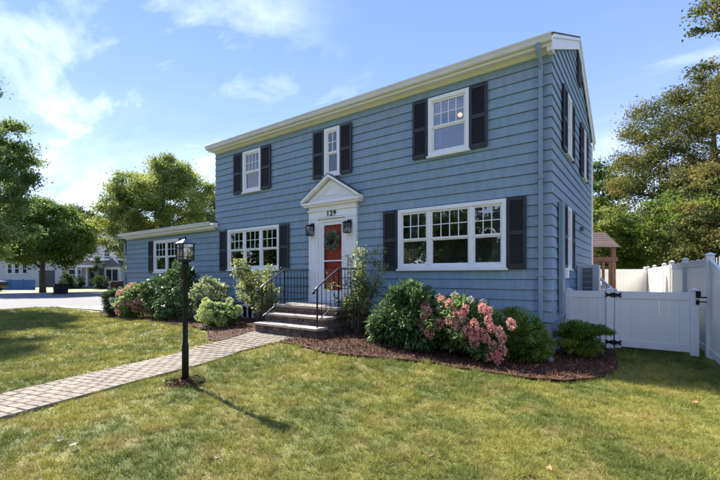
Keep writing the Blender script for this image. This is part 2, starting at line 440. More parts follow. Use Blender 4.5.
# windows: (u0,u1,z0,z1 outer trim, unit widths, lite columns, lite rows)
front_wins = [
    dict(u=(-3.24, -.79), z=(1.66, 3.02), units=[.74, .98, .66], cols=[3, 4, 3], sh=[(-3.64, -3.25), (-.78, -.42)]),
    dict(u=(-9.69, -7.24), z=(1.70, 3.00), units=[.8, .8, .8], cols=[3, 3, 3], sh=[(-10.12, -9.70), (-7.23, -6.83)]),
    dict(u=(-8.91, -8.05), z=(4.13, 5.40), units=[1], cols=[4], sh=[(-9.37, -8.92), (-8.04, -7.60)]),
    dict(u=(-5.50, -4.97), z=(4.13, 5.38), units=[1], cols=[2], sh=[(-5.90, -5.51), (-4.96, -4.58)]),
    dict(u=(-2.47, -1.54), z=(4.13, 5.40), units=[1], cols=[4], sh=[(-2.85, -2.48), (-1.53, -1.16)]),
    dict(u=(-14.51, -12.66), z=(1.65, 2.90), units=[1, 1], cols=[3, 3], sh=[(-14.92, -14.52), (-12.65, -12.25)]),
]
side_wins = [
    dict(u=(1.42, 2.02), z=(1.66, 3.0), units=[1], cols=[3], sh=[(.96, 1.41), (2.03, 2.42)]),
    dict(u=(1.42, 2.02), z=(4.13, 5.42), units=[1], cols=[3], sh=[(.96, 1.41), (2.03, 2.42)]),
    dict(u=(3.98, 4.5), z=(4.13, 5.42), units=[1], cols=[3], sh=[(3.5, 3.97), (4.51, 4.9)]),
]
DOOR = (-6.02, -4.42, .80, 3.42)
BAS = (-9.0, -8.42, .14, .60)
fh = [(w['u'][0] + .02, w['u'][1] - .02, w['z'][0] + .02, w['z'][1] - .02) for w in front_wins] + [(DOOR[0] + .02, DOOR[1] - .02, DOOR[2], 3.4)]
shh = [(w['u'][0] + .02, w['u'][1] - .02, w['z'][0] + .02, w['z'][1] - .02) for w in side_wins]
NC = 25
for k in range(NC):
    zb = ZB + EXP * k; course(FR, -HW, 0, zb, zb + EXP + .002, fh)
for k in range(13):
    zb = ZB + EXP * k; course(FR, WX, -HW, zb, min(zb + EXP + .002, 3.16), fh)
for k in range(34):
    zb = ZB + EXP * k; zt = zb + EXP + .002
    if zb < 5.6: a, b = 0, HD
    else:
        a, b = max(0, (zb - 5.74) / .447), min(HD, 3.05 + (7.07 - zb) / .482)
        if a > b - .15: break
    course(SD, a, b, zb, zt, shh)
for k in range(NC):       # mitred corner caps
    zb = ZB + EXP * k; m_ = MB()
    o0, o1 = .035, .013; L = .055
    m_.hexa([(-L, -o0, zb + .010), (o0, -o0, zb + .010), (o0, L, zb + .010), (-L, L, zb + .010), (-L, -o1, zb + EXP), (o1, -o1, zb + EXP), (o1, L, zb + EXP), (-L, L, zb + EXP)])
    m_.obj('corner_cap', M_siding, house)
# sheathing behind boards is a thin wall with openings (dark inside)
def wall_sheet(wall, u0, u1, z0, z1, holes, th=.12):
    mb = MB(); cu = sorted({u0, u1, *[q for h in holes for q in h[:2] if u0 < q < u1]})
    for a, b in zip(cu[:-1], cu[1:]):
        mid = (a + b) / 2; segs = [(z0, z1)]
        for h in holes:
            if h[0] < mid < h[1]:
                ns = []
                for s0, s1 in segs:
                    if h[2] > s0: ns.append((s0, min(s1, h[2])))
                    if h[3] < s1: ns.append((max(s0, h[3]), s1))
                segs = [q for q in ns if q[1] > q[0]]
        for s0, s1 in segs: wall.b(mb, a, b, -th, -.003, s0, s1)
    return mb
def shrink(h, k=.05): return (h[0] + k, h[1] - k, h[2] + k, h[3] - k)
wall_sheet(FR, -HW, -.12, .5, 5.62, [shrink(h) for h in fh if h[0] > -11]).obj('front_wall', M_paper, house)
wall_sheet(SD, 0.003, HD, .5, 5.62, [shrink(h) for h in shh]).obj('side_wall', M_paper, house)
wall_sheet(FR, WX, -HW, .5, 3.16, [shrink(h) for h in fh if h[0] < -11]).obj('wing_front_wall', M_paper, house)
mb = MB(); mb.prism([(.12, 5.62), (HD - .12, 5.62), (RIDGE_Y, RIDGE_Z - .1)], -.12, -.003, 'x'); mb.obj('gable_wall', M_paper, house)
mb = MB(); mb.prism([(.12, 5.62), (HD - .12, 5.62), (RIDGE_Y, RIDGE_Z - .1)], -HW, -HW + .12, 'x'); mb.obj('gable_wall', M_bluetrim, house)
mb = MB(); mb.box(-HW, -HW + .12, .12, HD, .5, 5.62); mb.box(-HW, 0, HD, HD + .12, .3, 5.62); mb.obj('rear_wall', M_bluetrim, house)
mb = MB(); mb.box(WX, WX + .12, .0, 5.2, .5, 3.16); mb.box(WX, -HW - .01, 5.2, 5.32, .3, 3.16); mb.obj('wing_rear_wall', M_bluetrim, house)
mb = MB(); mb.box(-HW + .12, -.13, .13, HD, .6, .72); mb.box(-HW + .12, -.13, .13, HD, 3.4, 3.6); mb.box(WX + .13, -HW, .13, 5.2, .6, .72); mb.box(-HW + .12, -.13, .13, HD, 5.5, 5.6); mb.box(WX + .13, -HW, .13, 5.2, 3.0, 3.1)
mb.box(-6.5, -6.4, .13, HD, .72, 5.5); mb.box(-3.95, -3.85, .13, HD, .72, 5.5); mb.box(-HW + .13, -.13, 2.6, 2.7, .72, 5.5)
mb.obj('interior_floor', M_inner, house)
# foundation
mb = MB(); mb.box(-HW, 0, -.0, HD, -.3, ZB - .01); mb.box(WX, -HW, .0, 5.2, -.3, ZB - .01)
mb.obj('foundation', M_found, house)
# soffit, frieze, fascia, gutter on the front
box('frieze_board', -HW, .0, -.05, -.004, 5.60, 5.70, M_white, house)
mb = MB().prism([(-.22, 5.66), (-.0, 5.66), (-.0, 5.70), (-.22, 5.70)], -HW - .06, .06, 'x'); mb.obj('soffit', M_white, house)
mb = MB().prism([(-.245, 5.64), (-.22, 5.64), (-.22, 5.80), (-.245, 5.80)], -HW - .06, .06, 'x'); mb.obj('fascia', M_white, house)
def gutter(x0, x1, y, z, name='gutter'):
    prof = [(y, z - .12), (y - .07, z - .12), (y - .085, z - .10), (y - .10, z - .055), (y - .125, z - .02), (y - .125, z), (y - .112, z), (y - .112, z - .015), (y - .09, z - .05), (y - .07, z - .105), (y, z - .105)]
    MB().prism(prof, x0, x1, 'x').obj(name, M_cream, house)
    MB().prism([(y, z - .12), (y - .07, z - .12), (y - .1, z - .055), (y - .125, z), (y, z)], x0 - .01, x0, 'x').obj('gutter_end_cap', M_cream, house)
gutter(-HW - .08, .07, -.248, 5.81)
# main roof
def slope(name, pts, th=.03, m=M_roof): 
    a, b, c, d = [Vector(p) for p in pts]; n = (b - a).cross(d - a).normalized() * th
    mb = MB().hexa([a, b, c, d, a + n, b + n, c + n, d + n]); return mb.obj(name, m, house)
ov = .10
slope('roof', [(-HW - .07, -.29, 5.80), (ov, -.29, 5.80), (ov, RIDGE_Y, RIDGE_Z + .09), (-HW - .07, RIDGE_Y, RIDGE_Z + .09)])
slope('roof', [(-HW - .07, RIDGE_Y, RIDGE_Z + .09), (ov, RIDGE_Y, RIDGE_Z + .09), (ov, HD + .35, 5.70), (-HW - .07, HD + .35, 5.70)])
# rakes: sloping white boards on the gable
def rake(x0, x1, y0, z0, y1, z1, hgt, name='rake_board', m=M_white):
    MB().prism([(y0, z0 - hgt), (y1, z1 - hgt), (y1, z1), (y0, z0)], x0, x1, 'x').obj(name, m, house, bevel=.004)
ry = RIDGE_Y
rake(.045, .075, -.25, 5.805, ry, RIDGE_Z + .075, .26)
rake(.045, .075, ry, RIDGE_Z + .075, HD + .33, 5.69, .26)
rake(.076, .10, -.27, 5.81, ry, RIDGE_Z + .085, .07, 'rake_moulding')
rake(.076, .10, ry, RIDGE_Z + .085, HD + .35, 5.70, .07, 'rake_moulding')
box('eave_return', -.03, .06, -.22, -.038, 5.56, 5.645, M_white, house)
# rear corner board and rear eave
box('corner_board', .0, .045, HD - .14, HD + .14, .4, 5.5, M_white, house)
# wing roof (low slope) + eave
slope('wing_roof', [(WX - .07, -.26, 3.28), (-HW, -.26, 3.28), (-HW, 5.4, 4.1), (WX - .07, 5.4, 4.1)])
MB().prism([(-.20, 3.12), (-.0, 3.12), (-.0, 3.16), (-.20, 3.16)], WX - .07, -HW + .15, 'x').obj('soffit', M_white, house)
MB().prism([(-.225, 3.10), (-.20, 3.10), (-.20, 3.27), (-.225, 3.27)], WX - .07, -HW + .15, 'x').obj('fascia', M_white, house)
box('frieze_board', WX, -HW, -.05, -.004, 3.06, 3.13, M_white, house)
gutter(WX - .10, -HW + .15, -.228, 3.30)
box('eave_return', -HW + .12, -HW + .155, -.20, -.037, 3.165, 3.285, M_white, house)
MB().hexa([(-HW + .003, -.26, 3.29), (-HW + .16, -.26, 3.29), (-HW + .16, -.036, 3.32), (-HW + .003, -.036, 3.32), (-HW + .003, -.26, 3.31), (-HW + .16, -.26, 3.31), (-HW + .16, -.036, 3.345), (-HW + .003, -.036, 3.345)]).obj('roof', M_roof, house)
mb = MB(); mb.tube([(WX - .06, -.28, 3.2), (WX - .06, -.28, 3.08), (WX - .06, -.08, 2.9), (WX - .06, -.08, .3)], .035, 4); mb.obj('downspout', M_bluetrim, house)
# downspout right
mb = MB(); mb.box(-.20, -.125, -.11, -.045, .22, 5.36); mb.obj('downspout', M_bluetrim, house, bevel=.008)
mb = MB(); mb.tube([(-.16, -.31, 5.70), (-.16, -.30, 5.60), (-.16, -.08, 5.42), (-.16, -.08, 5.32)], .04, 8); mb.obj('downspout_elbow', M_bluetrim, house, smooth=True)
for z in (1.5, 3.3, 5.0): box('downspout_strap', -.225, -.1, -.125, -.04, z, z + .03, M_bluetrim, house)
mb = MB(); mb.tube([(-.16, -.08, .26), (-.15, -.12, .17), (-.02, -.42, .06)], .06, 8); mb.tube([(-.02, -.42, .07), (.1, -.62, .06)], .075, 8); mb.obj('downspout_extension', mat('grey_green_plastic', (.12, .17, .16), .5), house, smooth=True)

def window(wall, d, parent=house):
    (u0, u1), (z0, z1) = d['u'], d['z']; t = .085
    mb = MB(); b = lambda *a: wall.b(mb, *a)
    b(u0, u0 + t, -.05, .065, z0, z1); b(u1 - t, u1, -.05, .065, z0, z1); b(u0 + t, u1 - t, -.05, .065, z1 - t, z1); b(u0 + t, u1 - t, -.05, .065, z0, z0 + t * .8)
    W = sum(d['units']); inner = u1 - u0 - 2 * t; mul = .075; n = len(d['units'])
    usable = inner - mul * (n - 1)
    fr = mb
    xs_ = []; x = u0 + t
    for i, q in enumerate(d['units']):
        ww = usable * q / W; xs_.append((x, x + ww)); x += ww
        if i < n - 1: b(x, x + mul, -.05, .055, z0 + t * .8, z1 - t); x += mul
    win = fr.obj('window', M_white, parent, bevel=.005)
    sill = MB(); wall.b(sill, u0 - .03, u1 + .03, 0, .095, z0 - .045, z0 - .002); sill.obj('sill', M_white, win, bevel=.005)
    for i, (a, c) in enumerate(xs_):
        zz0, zz1 = z0 + t * .8, z1 - t; zm = (zz0 + zz1) / 2 - .02; s = .038
        lo = MB(); wall.b(lo, a, a + s, -.02, .015, zz0, zm); wall.b(lo, c - s, c, -.02, .015, zz0, zm); wall.b(lo, a + s, c - s, -.02, .015, zz0, zz0 + s * 1.3); wall.b(lo, a + s, c - s, -.02, .015, zm - s * .8, zm)
        lo.obj('sash', M_white, win)
        up = MB(); wall.b(up, a, a + s, .0, .035, zm, zz1); wall.b(up, c - s, c, .0, .035, zm, zz1); wall.b(up, a + s, c - s, 0, .035, zz1 - s, zz1); wall.b(up, a + s, c - s, 0, .04, zm, zm + s)
        nc = d['cols'][i]; gx = (c - a - 2 * s)
        for k in range(1, nc): q = a + s + gx * k / nc; wall.b(up, q - .0085, q + .0085, .006, .026, zm + s, zz1 - s)
        q = (zm + s + zz1 - s) / 2; wall.b(up, a + s, c - s, .007, .025, q - .0085, q + .0085)
        up.obj('sash', M_white, win)
        p = MB(); wall.b(p, a + s, c - s, -.008, -.004, zz0 + s, zm - s * .8); p.obj('pane', M_glass, win)
        p = MB(); wall.b(p, a + s, c - s, .012, .016, zm + s, zz1 - s); p.obj('pane', M_glass, win)
    # drawn curtain edges / roller shade inside
    cu = MB(); ch = MB()
    for k in range(14):
        q = u0 + t + (.28 if n > 1 else .1) * k / 14; wall.b(cu, q, q + .012, -.2 - .03 * (k % 2), -.19 - .03 * (k % 2), z0, z1 - .05)
        q = u1 - t - (.28 if n > 1 else .1) * k / 14; wall.b(cu, q - .012, q, -.2 - .03 * (k % 2), -.19 - .03 * (k % 2), z0, z1 - .05)
    cu.obj('curtain', M_curtain, win)
    for (a, c) in d['sh']: shutter(wall, a, c, z0 - .02, z1 + .0, parent)
    return win
def shutter(wall, u0, u1, z0, z1, parent):
    st = .055; mb = MB(); b = lambda *a: wall.b(mb, *a); o0, o1 = .038, .075
    zm = z0 + (z1 - z0) * .5
    b(u0, u0 + st, o0, o1, z0, z1); b(u1 - st, u1, o0, o1, z0, z1)
    for q0, q1 in ((z0, z0 + .09), (z1 - .07, z1), (zm - .04, zm + .04)): b(u0 + st, u1 - st, o0, o1 - .002, q0, q1)
    s = mb.obj('shutter', M_shutter, parent, bevel=.004)
    lv = MB()
    wall.b(lv, u0 + st, u1 - st, o0 - .002, o0 + .008, z0 + .05, z1 - .05)
    for r0, r1 in ((z0 + .09, zm - .04), (zm + .04, z1 - .07)):
        n = max(3, int((r1 - r0) / .036)); h = (r1 - r0) / n
        for k in range(n):
            z = r0 + h * k; a = u0 + st; c = u1 - st
            p = [wall.P(a, o0 + .008, z + h * .55), wall.P(c, o0 + .008, z + h * .55), wall.P(c, o1 - .008, z + .002), wall.P(a, o1 - .008, z + .002)]
            q = [wall.P(a, o0 + .008, z + h * .85), wall.P(c, o0 + .008, z + h * .85), wall.P(c, o1 - .008, z + h * .28), wall.P(a, o1 - .008, z + h * .28)]
            if wall.side: p = p[::-1]; q = q[::-1]
            else: p = [p[3], p[2], p[1], p[0]]; q = [q[3], q[2], q[1], q[0]]
            lv.hexa(p + q)
    lv.obj('louvres', M_shutter, s)
for d in front_wins: window(FR, d)
for d in side_wins: window(SD, d)
# attic vent high on the gable
mb = MB(); SD.b(mb, 3.0, 3.5, .0, .07, 6.3, 6.95); v_ = mb.obj('attic_vent', M_shutter, house)
mb = MB()
for k in range(9): SD.b(mb, 3.04, 3.46, .07, .078, 6.34 + k * .065, 6.37 + k * .065)
mb.obj('louvres', M_shutter, v_)
# conduit chase on the side wall, outlet, dryer vent
mb = MB(); SD.b(mb, .52, .72, .034, .12, .78, 2.95); mb.obj('utility_chase', M_bluetrim, house, bevel=.01)
mb = MB(); SD.b(mb, .60, .76, .12, .19, 1.45, 1.66); mb.obj('outlet_box', M_white, house, bevel=.01)
mb = MB(); SD.b(mb, 3.55, 3.75, .03, .1, 2.66, 2.76); mb.obj('dryer_vent', mat('green_grey_metal', (.06, .1, .09), .5), house, bevel=.01)
# basement window
mb = MB(); t = .06
for a in ((BAS[0], BAS[0] + t, BAS[2], BAS[3]), (BAS[1] - t, BAS[1], BAS[2], BAS[3]), (BAS[0] + t, BAS[1] - t, BAS[3] - t, BAS[3]), (BAS[0] + t, BAS[1] - t, BAS[2], BAS[2] + t), (-8.73, -8.69, BAS[2] + t, BAS[3] - t)): mb.box(a[0], a[1], -.05, -.001, a[2], a[3])
bw = mb.obj('basement_window', M_white, house, bevel=.004)
box('pane', BAS[0] + t, BAS[1] - t, -.012, -.006, BAS[2] + t, BAS[3] - t, mat('dark_glass', (.01, .012, .014), .08), bw)
box('sill', BAS[0] - .05, BAS[1] + .05, -.09, -.0, BAS[2] - .045, BAS[2] - .003, M_white, bw)

# ---- entrance: surround, pediment, door
EX = -5.22
ent = MB()
ent.box(-6.02, -5.68, -.10, -.0, .80, 3.05); ent.box(-4.76, -4.42, -.10, -.0, .80, 3.05)
ent.box(-6.02, -4.42, -.095, -.0, 3.05, 3.40); ep = ent.obj('door_surround', M_white, house, bevel=.006)
pm = MB()
for a, b_ in ((-5.98, -5.72), (-4.72, -4.46)):     # recessed-panel pilaster mouldings
    for q in ((a + .03, a + .045, .95, 2.95), (b_ - .045, b_ - .03, .95, 2.95)): pm.box(q[0], q[1], -.112, -.10, q[2], q[3])
    pm.box(a + .045, b_ - .045, -.112, -.10, .95, .965); pm.box(a + .045, b_ - .045, -.112, -.10, 2.935, 2.95)
    pm.box(a - .03, b_ + .03, -.125, -.101, .80, .93)
pm.box(-6.05, -4.39, -.125, -.0, 3.22, 3.25); pm.box(-5.98, -4.46, -.115, -.0955, 3.005, 3.04)
pm.obj('moulding', M_white, ep)
ped = MB()
PL, PR, PB, PT = -6.19, -4.25, 3.40, 4.06
ped.prism([(PL + .06, PB + .05), (PR - .06, PB + .05), (EX, PT - .05)], -.11, -.0, 'y')
pe = ped.obj('pediment', M_white, house)
ped = MB()
ped.box(PL, PR, -.22, -.0, PB, PB + .05)
ped.box(PL + .04, PR - .04, -.17, -.001, PB - .05, PB - .0)
for s_, xe in ((-1, PL), (1, PR)):
    ang = math.atan2(PT - PB - .04, EX - xe) 
    n = Vector((-(PT - PB - .04), 0, EX - xe)).normalized() if s_ < 0 else Vector(((PT - PB - .04), 0, xe - EX)).normalized()
    a = Vector((xe, 0, PB + .05)); t_ = Vector((EX, 0, PT))
    th = .075
    p = [a, t_, t_ + Vector((0, 0, th * 1.15)), a + Vector((0, 0, th))]
    ped.prism([(q.x, q.z) for q in (p if s_ < 0 else p)], -.24, -.0, 'y')
    # inner triangular moulding
for k, (f0, f1) in enumerate(((.62, .50), (.40, .30))):
    cz = PB + .05 + (PT - PB) * .38
    def tri(f): return [(EX + (PL + .06 - EX) * f, cz + (PB + .05 - cz) * f), (EX + (PR - .06 - EX) * f, cz + (PB + .05 - cz) * f), (EX, cz + (PT - .05 - cz) * f)]
    A, B_ = tri(f0), tri(f1)
    for i in range(3):
        j = (i + 1) % 3; q = [A[i], A[j], B_[j], B_[i]]
        ped.prism(q, -.13 - .006 * k, -.11, 'y')
ped.obj('cornice', M_white, pe)
slope('pediment_roof', [(PL - .02, -.25, PB + .13), (EX, -.25, PT + .09), (EX, .0, PT + .09), (PL - .02, .0, PB + .13)][::-1], .012)
slope('pediment_roof', [(EX, -.25, PT + .09), (PR + .02, -.25, PB + .13), (PR + .02, .0, PB + .13), (EX, .0, PT + .09)][::-1], .012)
# door frame + storm door + red door
mb = MB(); mb.box(-5.68, -5.60, -.07, .03, .80, 3.0); mb.box(-4.84, -4.76, -.07, .03, .80, 3.0); mb.box(-5.60, -4.84, -.07, .03, 2.92, 3.0); mb.box(-5.68, -4.76, -.12, .03, .80, .84); mb.obj('door_frame', M_white, house, bevel=.004)
door = box('door', -5.60, -4.84, .035, .08, .84, 2.92, M_door, house)
mb = MB()
for (a, b_, c, d_) in ((-5.52, -5.26, 1.0, 1.7), (-5.18, -4.92, 1.0, 1.7), (-5.52, -5.26, 1.85, 2.35), (-5.18, -4.92, 1.85, 2.35), (-5.52, -5.26, 2.5, 2.8), (-5.18, -4.92, 2.5, 2.8)):
    mb.box(a, b_, .022, .036, c, d_)
mb.obj('door_panels', M_door, door, bevel=.008)
sd = MB(); sd.box(-5.60, -5.52, -.045, -.015, .85, 2.92); sd.box(-4.92, -4.84, -.045, -.015, .85, 2.92); sd.box(-5.52, -4.92, -.045, -.015, 2.84, 2.92); sd.box(-5.52, -4.92, -.045, -.015, .85, 1.12); sd.box(-5.52, -4.92, -.043, -.017, 1.88, 1.915)
sdo = sd.obj('storm_door', M_white, house, bevel=.004)
box('pane', -5.52, -4.92, -.03, -.026, 1.12, 1.88, M_sglass, sdo); box('pane', -5.52, -4.92, -.03, -.026, 1.915, 2.84, M_sglass, sdo)
MB().tube([(-4.88, -.05, 1.86), (-4.88, -.09, 1.86), (-4.88, -.09, 1.74), (-4.88, -.05, 1.74)], .008, 6).obj('handle', M_brass, sdo)
# house number 129
for i, ch in enumerate('129'):
    fc = bpy.data.curves.new('house_number', 'FONT'); fc.body = ch; fc.size = .19; fc.extrude = .008; fc.align_x = 'CENTER'; fc.offset = .002
    fc.materials.append(M_black); ft = bpy.data.objects.new('tmp', fc); fm = bpy.data.meshes.new_from_object(ft); bpy.data.objects.remove(ft)
    fo = bpy.data.objects.new('house_number', fm); COL.objects.link(fo); fo.rotation_euler = (radians(90), 0, 0); fo.location = (-5.33 + i * .115, -.108, 3.07)
    fo.parent = house
    fo['label'] = 'black numeral %s' % ch
# wall lanterns
def lantern(x, z):
    mb = MB(); mb.box(x - .05, x + .05, -.12, -.10, z - .03, z + .17); mb.tube([(x, -.11, z + .1), (x, -.17, z + .16), (x, -.22, z + .12)], .011, 6)
    mb.box(x - .085, x + .085, -.305, -.135, z + .075, z + .10); mb.box(x - .06, x + .06, -.28, -.16, z + .10, z + .125)
    mb.box(x - .07, x + .07, -.29, -.15, z - .17, z - .15)
    for sx in (-1, 1):
        for sy in (-1, 1): mb.box(x + sx * .07 - .006, x + sx * .07 + .006, -.22 + sy * .07 - .006, -.22 + sy * .07 + .006, z - .15, z + .075)
    for sy in (-1, 1): mb.box(x - .07, x + .07, -.22 + sy * .07 - .004, -.22 + sy * .07 + .004, z + .03, z + .04)
    l = mb.obj('wall_lantern', M_black, house)
    g_ = MB(); g_.box(x - .066, x + .066, -.286, -.154, z - .148, z + .073); g_.obj('glass', M_lglass, l)
    MB().sphere((x, -.22, z - .06), (.025, .025, .045)).obj('bulb', M_bulb, l, smooth=True)
lantern(-5.86, 2.74); lantern(-4.60, 2.74)
# lamps seen through upstairs windows
for (x, z) in ((-2.12, 5.28), (-9.2, 4.86)):
    t_ = thing('ceiling_lamp', 'warm globe light glowing inside the %s upstairs window' % ('right-hand' if x > -3 else 'left-hand'), 'ceiling lamp', (x, .9, z), 'ceiling lights upstairs')
    MB().sphere((x, .9, z), (.06, .06, .05)).obj('globe', M_warm, t_, smooth=True)
    MB().tube([(x, .9, z + .05), (x, .9, 5.5)], .012, 6).obj('stem', M_brass, t_)

# wreath on the door
wr = thing('wreath', 'round grey-green leafy wreath hanging on the red front door', 'wreath', (-5.22, -.06, 2.3))
n = 1500; a = rng.uniform(0, 2 * pi, n); rr = .17 + rng.normal(0, .03, n)
C = np.stack([-5.22 + rr * np.cos(a), -.065 + rng.normal(0, .018, n), 2.42 + rr * np.sin(a) * 1.08], 1)
M_wr = leafmat('wreath_leaf', [(.08, .13, .09), (.22, .29, .2), (.45, .5, .38)], wscale=6)
link('foliage', leaves_mesh('foliage', C, .05, M_wr), wr)
mb = MB(); mb.tube([(-5.22 + .17 * cos(k * pi / 12), -.06, 2.42 + .18 * sin(k * pi / 12)) for k in range(25)], .02, 6); mb.obj('ring', mat('twig', (.08, .05, .03), .9), wr)
mb = MB(); mb.tube([(-5.22, -.08, 2.44), (-5.28, -.09, 2.40), (-5.25, -.09, 2.33)], .02, 5); mb.tube([(-5.22, -.08, 2.44), (-5.16, -.09, 2.42), (-5.18, -.09, 2.34)], .02, 5); mb.sphere((-5.22, -.09, 2.43), .03, 8, 5); mb.obj('bow', M_black, wr)

# ------------------------------------------------------------------ stone stoop
stp = thing('entry_steps', 'stacked-stone front stoop with three pale granite treads leading to the red door', 'steps', (-5.0, -.9, .1))
XL, XR = -6.13, -4.12
def ragged_box(x0, x1, y0, y1, z0, z1, nx_, j=.008):
    mb = MB(); xs_ = np.linspace(x0, x1, nx_ + 1)
    for i in range(nx_):
        a, b = xs_[i], xs_[i + 1]
    # one slab with a chipped front edge
    top = []; bot = []
    for x in xs_: e = random.uniform(-j, j); top.append((x, y0 + e, z1)); bot.append((x, y0 + e * .5 + .004, z0))
    vs = bot + top + [(x1, y1, z0), (x0, y1, z0), (x1, y1, z1), (x0, y1, z1)]; n = nx_ + 1
    fs = [tuple(range(n)) [::-1] + (2 * n + 1, 2 * n)[::1]] 
    fs = [tuple(list(range(n))[::-1] + [2 * n + 1, 2 * n])]
    fs += [tuple(list(range(n, 2 * n)) + [2 * n + 2, 2 * n + 3])]
    fs += [(i, i + 1, n + i + 1, n + i) for i in range(n - 1)]
    fs += [(n - 1, 2 * n, 2 * n + 2, 2 * n - 1), (2 * n, 2 * n + 1, 2 * n + 3, 2 * n + 2), (2 * n + 1, 0, n, 2 * n + 3)]
    return MB().add(vs, fs)
ragged_box(XL - .03, XR + .03, -1.24, -.003, .735, .80, 26).obj('tread', M_tread, stp, bevel=.008)
ragged_box(XL + .03, XR - .02, -1.56, -1.18, .545, .60, 26).obj('tread', M_tread, stp, bevel=.008)
ragged_box(XL + .02, XR + .0, -1.88, -1.48, .345, .40, 26).obj('tread', M_tread, stp, bevel=.008)
mb = MB(); mb.box(XL + .06, XR - .06, -1.14, -.01, -.1, .733); mb.box(XL + .07, XR - .08, -1.44, -1.141, -.1, .543); mb.box(XL + .08, XR - .06, -1.76, -1.441, -.1, .343)
mb.obj('core', M_mortar, stp)
stone_meshes = []
for k in range(10):
    mb = MB(); r = lambda a: random.uniform(-a, a)
    vs = [(x * .5 + r(.03), y * .5 + r(.10), z * .5 + r(.06)) for z in (-1, 1) for y in (-1, 1) for x in (-1, 1)]
    mb.add(vs, [(0, 2, 3, 1), (4, 5, 7, 6), (0, 1, 5, 4), (2, 6, 7, 3), (0, 4, 6, 2), (1, 3, 7, 5)])
    me = bpy.data.meshes.new('stone'); me.from_pydata(mb.v, [], mb.f); me.materials.append(M_stone); stone_meshes.append(me)
def stones(face, u0, u1, z0, z1, pos, hh=.062, parent=stp):
    z = z0
    while z < z1 - .02:
        h = min(hh * random.uniform(.75, 1.25), z1 - z)
        if z1 - z - h < .025: h = z1 - z
        u = u0
        while u < u1 - .02:
            L = random.uniform(.14, .34)
            if u1 - u - L < .09: L = u1 - u
            dep = .09 + random.uniform(-.012, .018)
            if face == 'f': loc = (u + L / 2, pos + .045 - random.uniform(0, .012), z + h / 2); sc = (L - .008, dep, h - .008)
            else: loc = (pos - .045 + random.uniform(0, .012), u + L / 2, z + h / 2); sc = (L - .008, dep, h - .008)
            o = link('stone', random.choice(stone_meshes), parent, local=True); o.location = Vector(loc) - parent.location; o.scale = sc
            if face != 'f': o.rotation_euler = (0, 0, pi / 2)
            u += L
        z += h
stones('f', XL + .02, XR - .03, .08, .345, -1.82, .085)
stones('f', XL + .04, XR - .05, .40, .545, -1.5, .075)
stones('f', XL + .01, XR - .01, .60, .735, -1.2, .07)
stones('s', -1.2, -.02, .02, .735, XR, .065)
stones('s', -1.5, -1.2, .02, .545, XR - .03, .065)
stones('s', -1.82, -1.5, .02, .345, XR - .02, .065)
stones('s', -1.2, -.02, .1, .735, XL + .1, .08)

# ------------------------------------------------------------------ iron railings
def railing(x, label, side):
    r = thing('iron_railing', label, 'railing', (x, -1.0, .8), 'iron railings of the stoop')
    yb, yp = -1.70, -.98; zb, zp, h = .40, .80, .86
    MB().tube([(x, yb, zb), (x, yb, zb + h - .03)], .019, 8).obj('post', M_black, r)
    MB().tube([(x, yp, zp), (x, yp, zp + h)], .019, 8).obj('post', M_black, r)
    MB().tube([(x, -.06, zp), (x, -.06, zp + h)], .014, 8).obj('post', M_black, r)
    hr = MB(); hr.tube([(x, yb - .09, zb + h - .10), (x, yb - .03, zb + h - .03), (x, yb + .06, zb + h + .03), (x, yp, zp + h + .01), (x, -.05, zp + h + .01)], .021, 8)
    hr.obj('handrail', mat('lit_iron_rail', (.10, .10, .10), .28, spec=.6), r, smooth=True)  # handrail and sloping bottom rail: light on the iron put into a paler colour
    MB().tube([(x, yb, zb + .13), (x, yp, zp + .14)], .012, 6).obj('bottom_rail', mat('lit_iron_rail', (0, 0, 0)), r)
    MB().tube([(x, yp, zp + .10), (x, -.05, zp + .10)], .010, 6).obj('bottom_rail', M_black, r)
    MB().tube([(x, yp, zp + h - .20), (x, -.05, zp + h - .20)], .008, 6).obj('middle_rail', M_black, r)
    MB().tube([(x, yp, zp + h - .45), (x, -.05, zp + h - .45)], .008, 6).obj('middle_rail', M_black, r)
    nb = 8
    for k in range(1, nb): y = yp + (-.06 - yp) * k / nb; MB().tube([(x, y, zp + .10), (x, y, zp + h)], .0085, 6).obj('baluster', M_black, r)
    for k in range(1, 5): y = yb + (yp - yb) * k / 5; t_ = k / 5; MB().tube([(x, y, zb + .13 + .41 * t_), (x, y, zb + h + .40 * t_)], .0085, 6).obj('baluster', M_black, r)
    MB().sphere((x - .02, yb - .1, zb + h - .12), .032, 8, 6).obj('scroll', M_black, r, smooth=True)
railing(-6.02, 'black iron stair railing on the left side of the stone stoop', 0)
railing(-4.25, 'black iron stair railing on the right side of the stone stoop', 1)

# ------------------------------------------------------------------ paver walk
wc = [(-3.75, -10.5), (-4.2, -8.4), (-4.57, -6.75), (-4.99, -5.2), (-5.42, -3.25), (-5.42, -2.5), (-5.40, -1.70)]
ww = [.5, .5, .5, .54, .58, .64, .86]
ln = [0]
for a, b in zip(wc[:-1], wc[1:]): ln.append(ln[-1] + math.hypot(b[0] - a[0], b[1] - a[1]))
def walk(s):
    x = np.interp(s, ln, [p[0] for p in wc]); y = np.interp(s, ln, [p[1] for p in wc]); h = np.interp(s, ln, ww)
    e = .15; x2 = np.interp(s + e, ln, [p[0] for p in wc]); y2 = np.interp(s + e, ln, [p[1] for p in wc]); x1 = np.interp(s - e, ln, [p[0] for p in wc]); y1 = np.interp(s - e, ln, [p[1] for p in wc])
    d = Vector((x2 - x1, y2 - y1)); d.normalize(); return Vector((x, y)), d, float(h)
edgeL, edgeR = [], []
for s in np.linspace(0, ln[-1], 40):
    c, d, h = walk(s); n = Vector((-d.y, d.x)); edgeL.append(tuple(c + n * h)); edgeR.append(tuple(c - n * h))
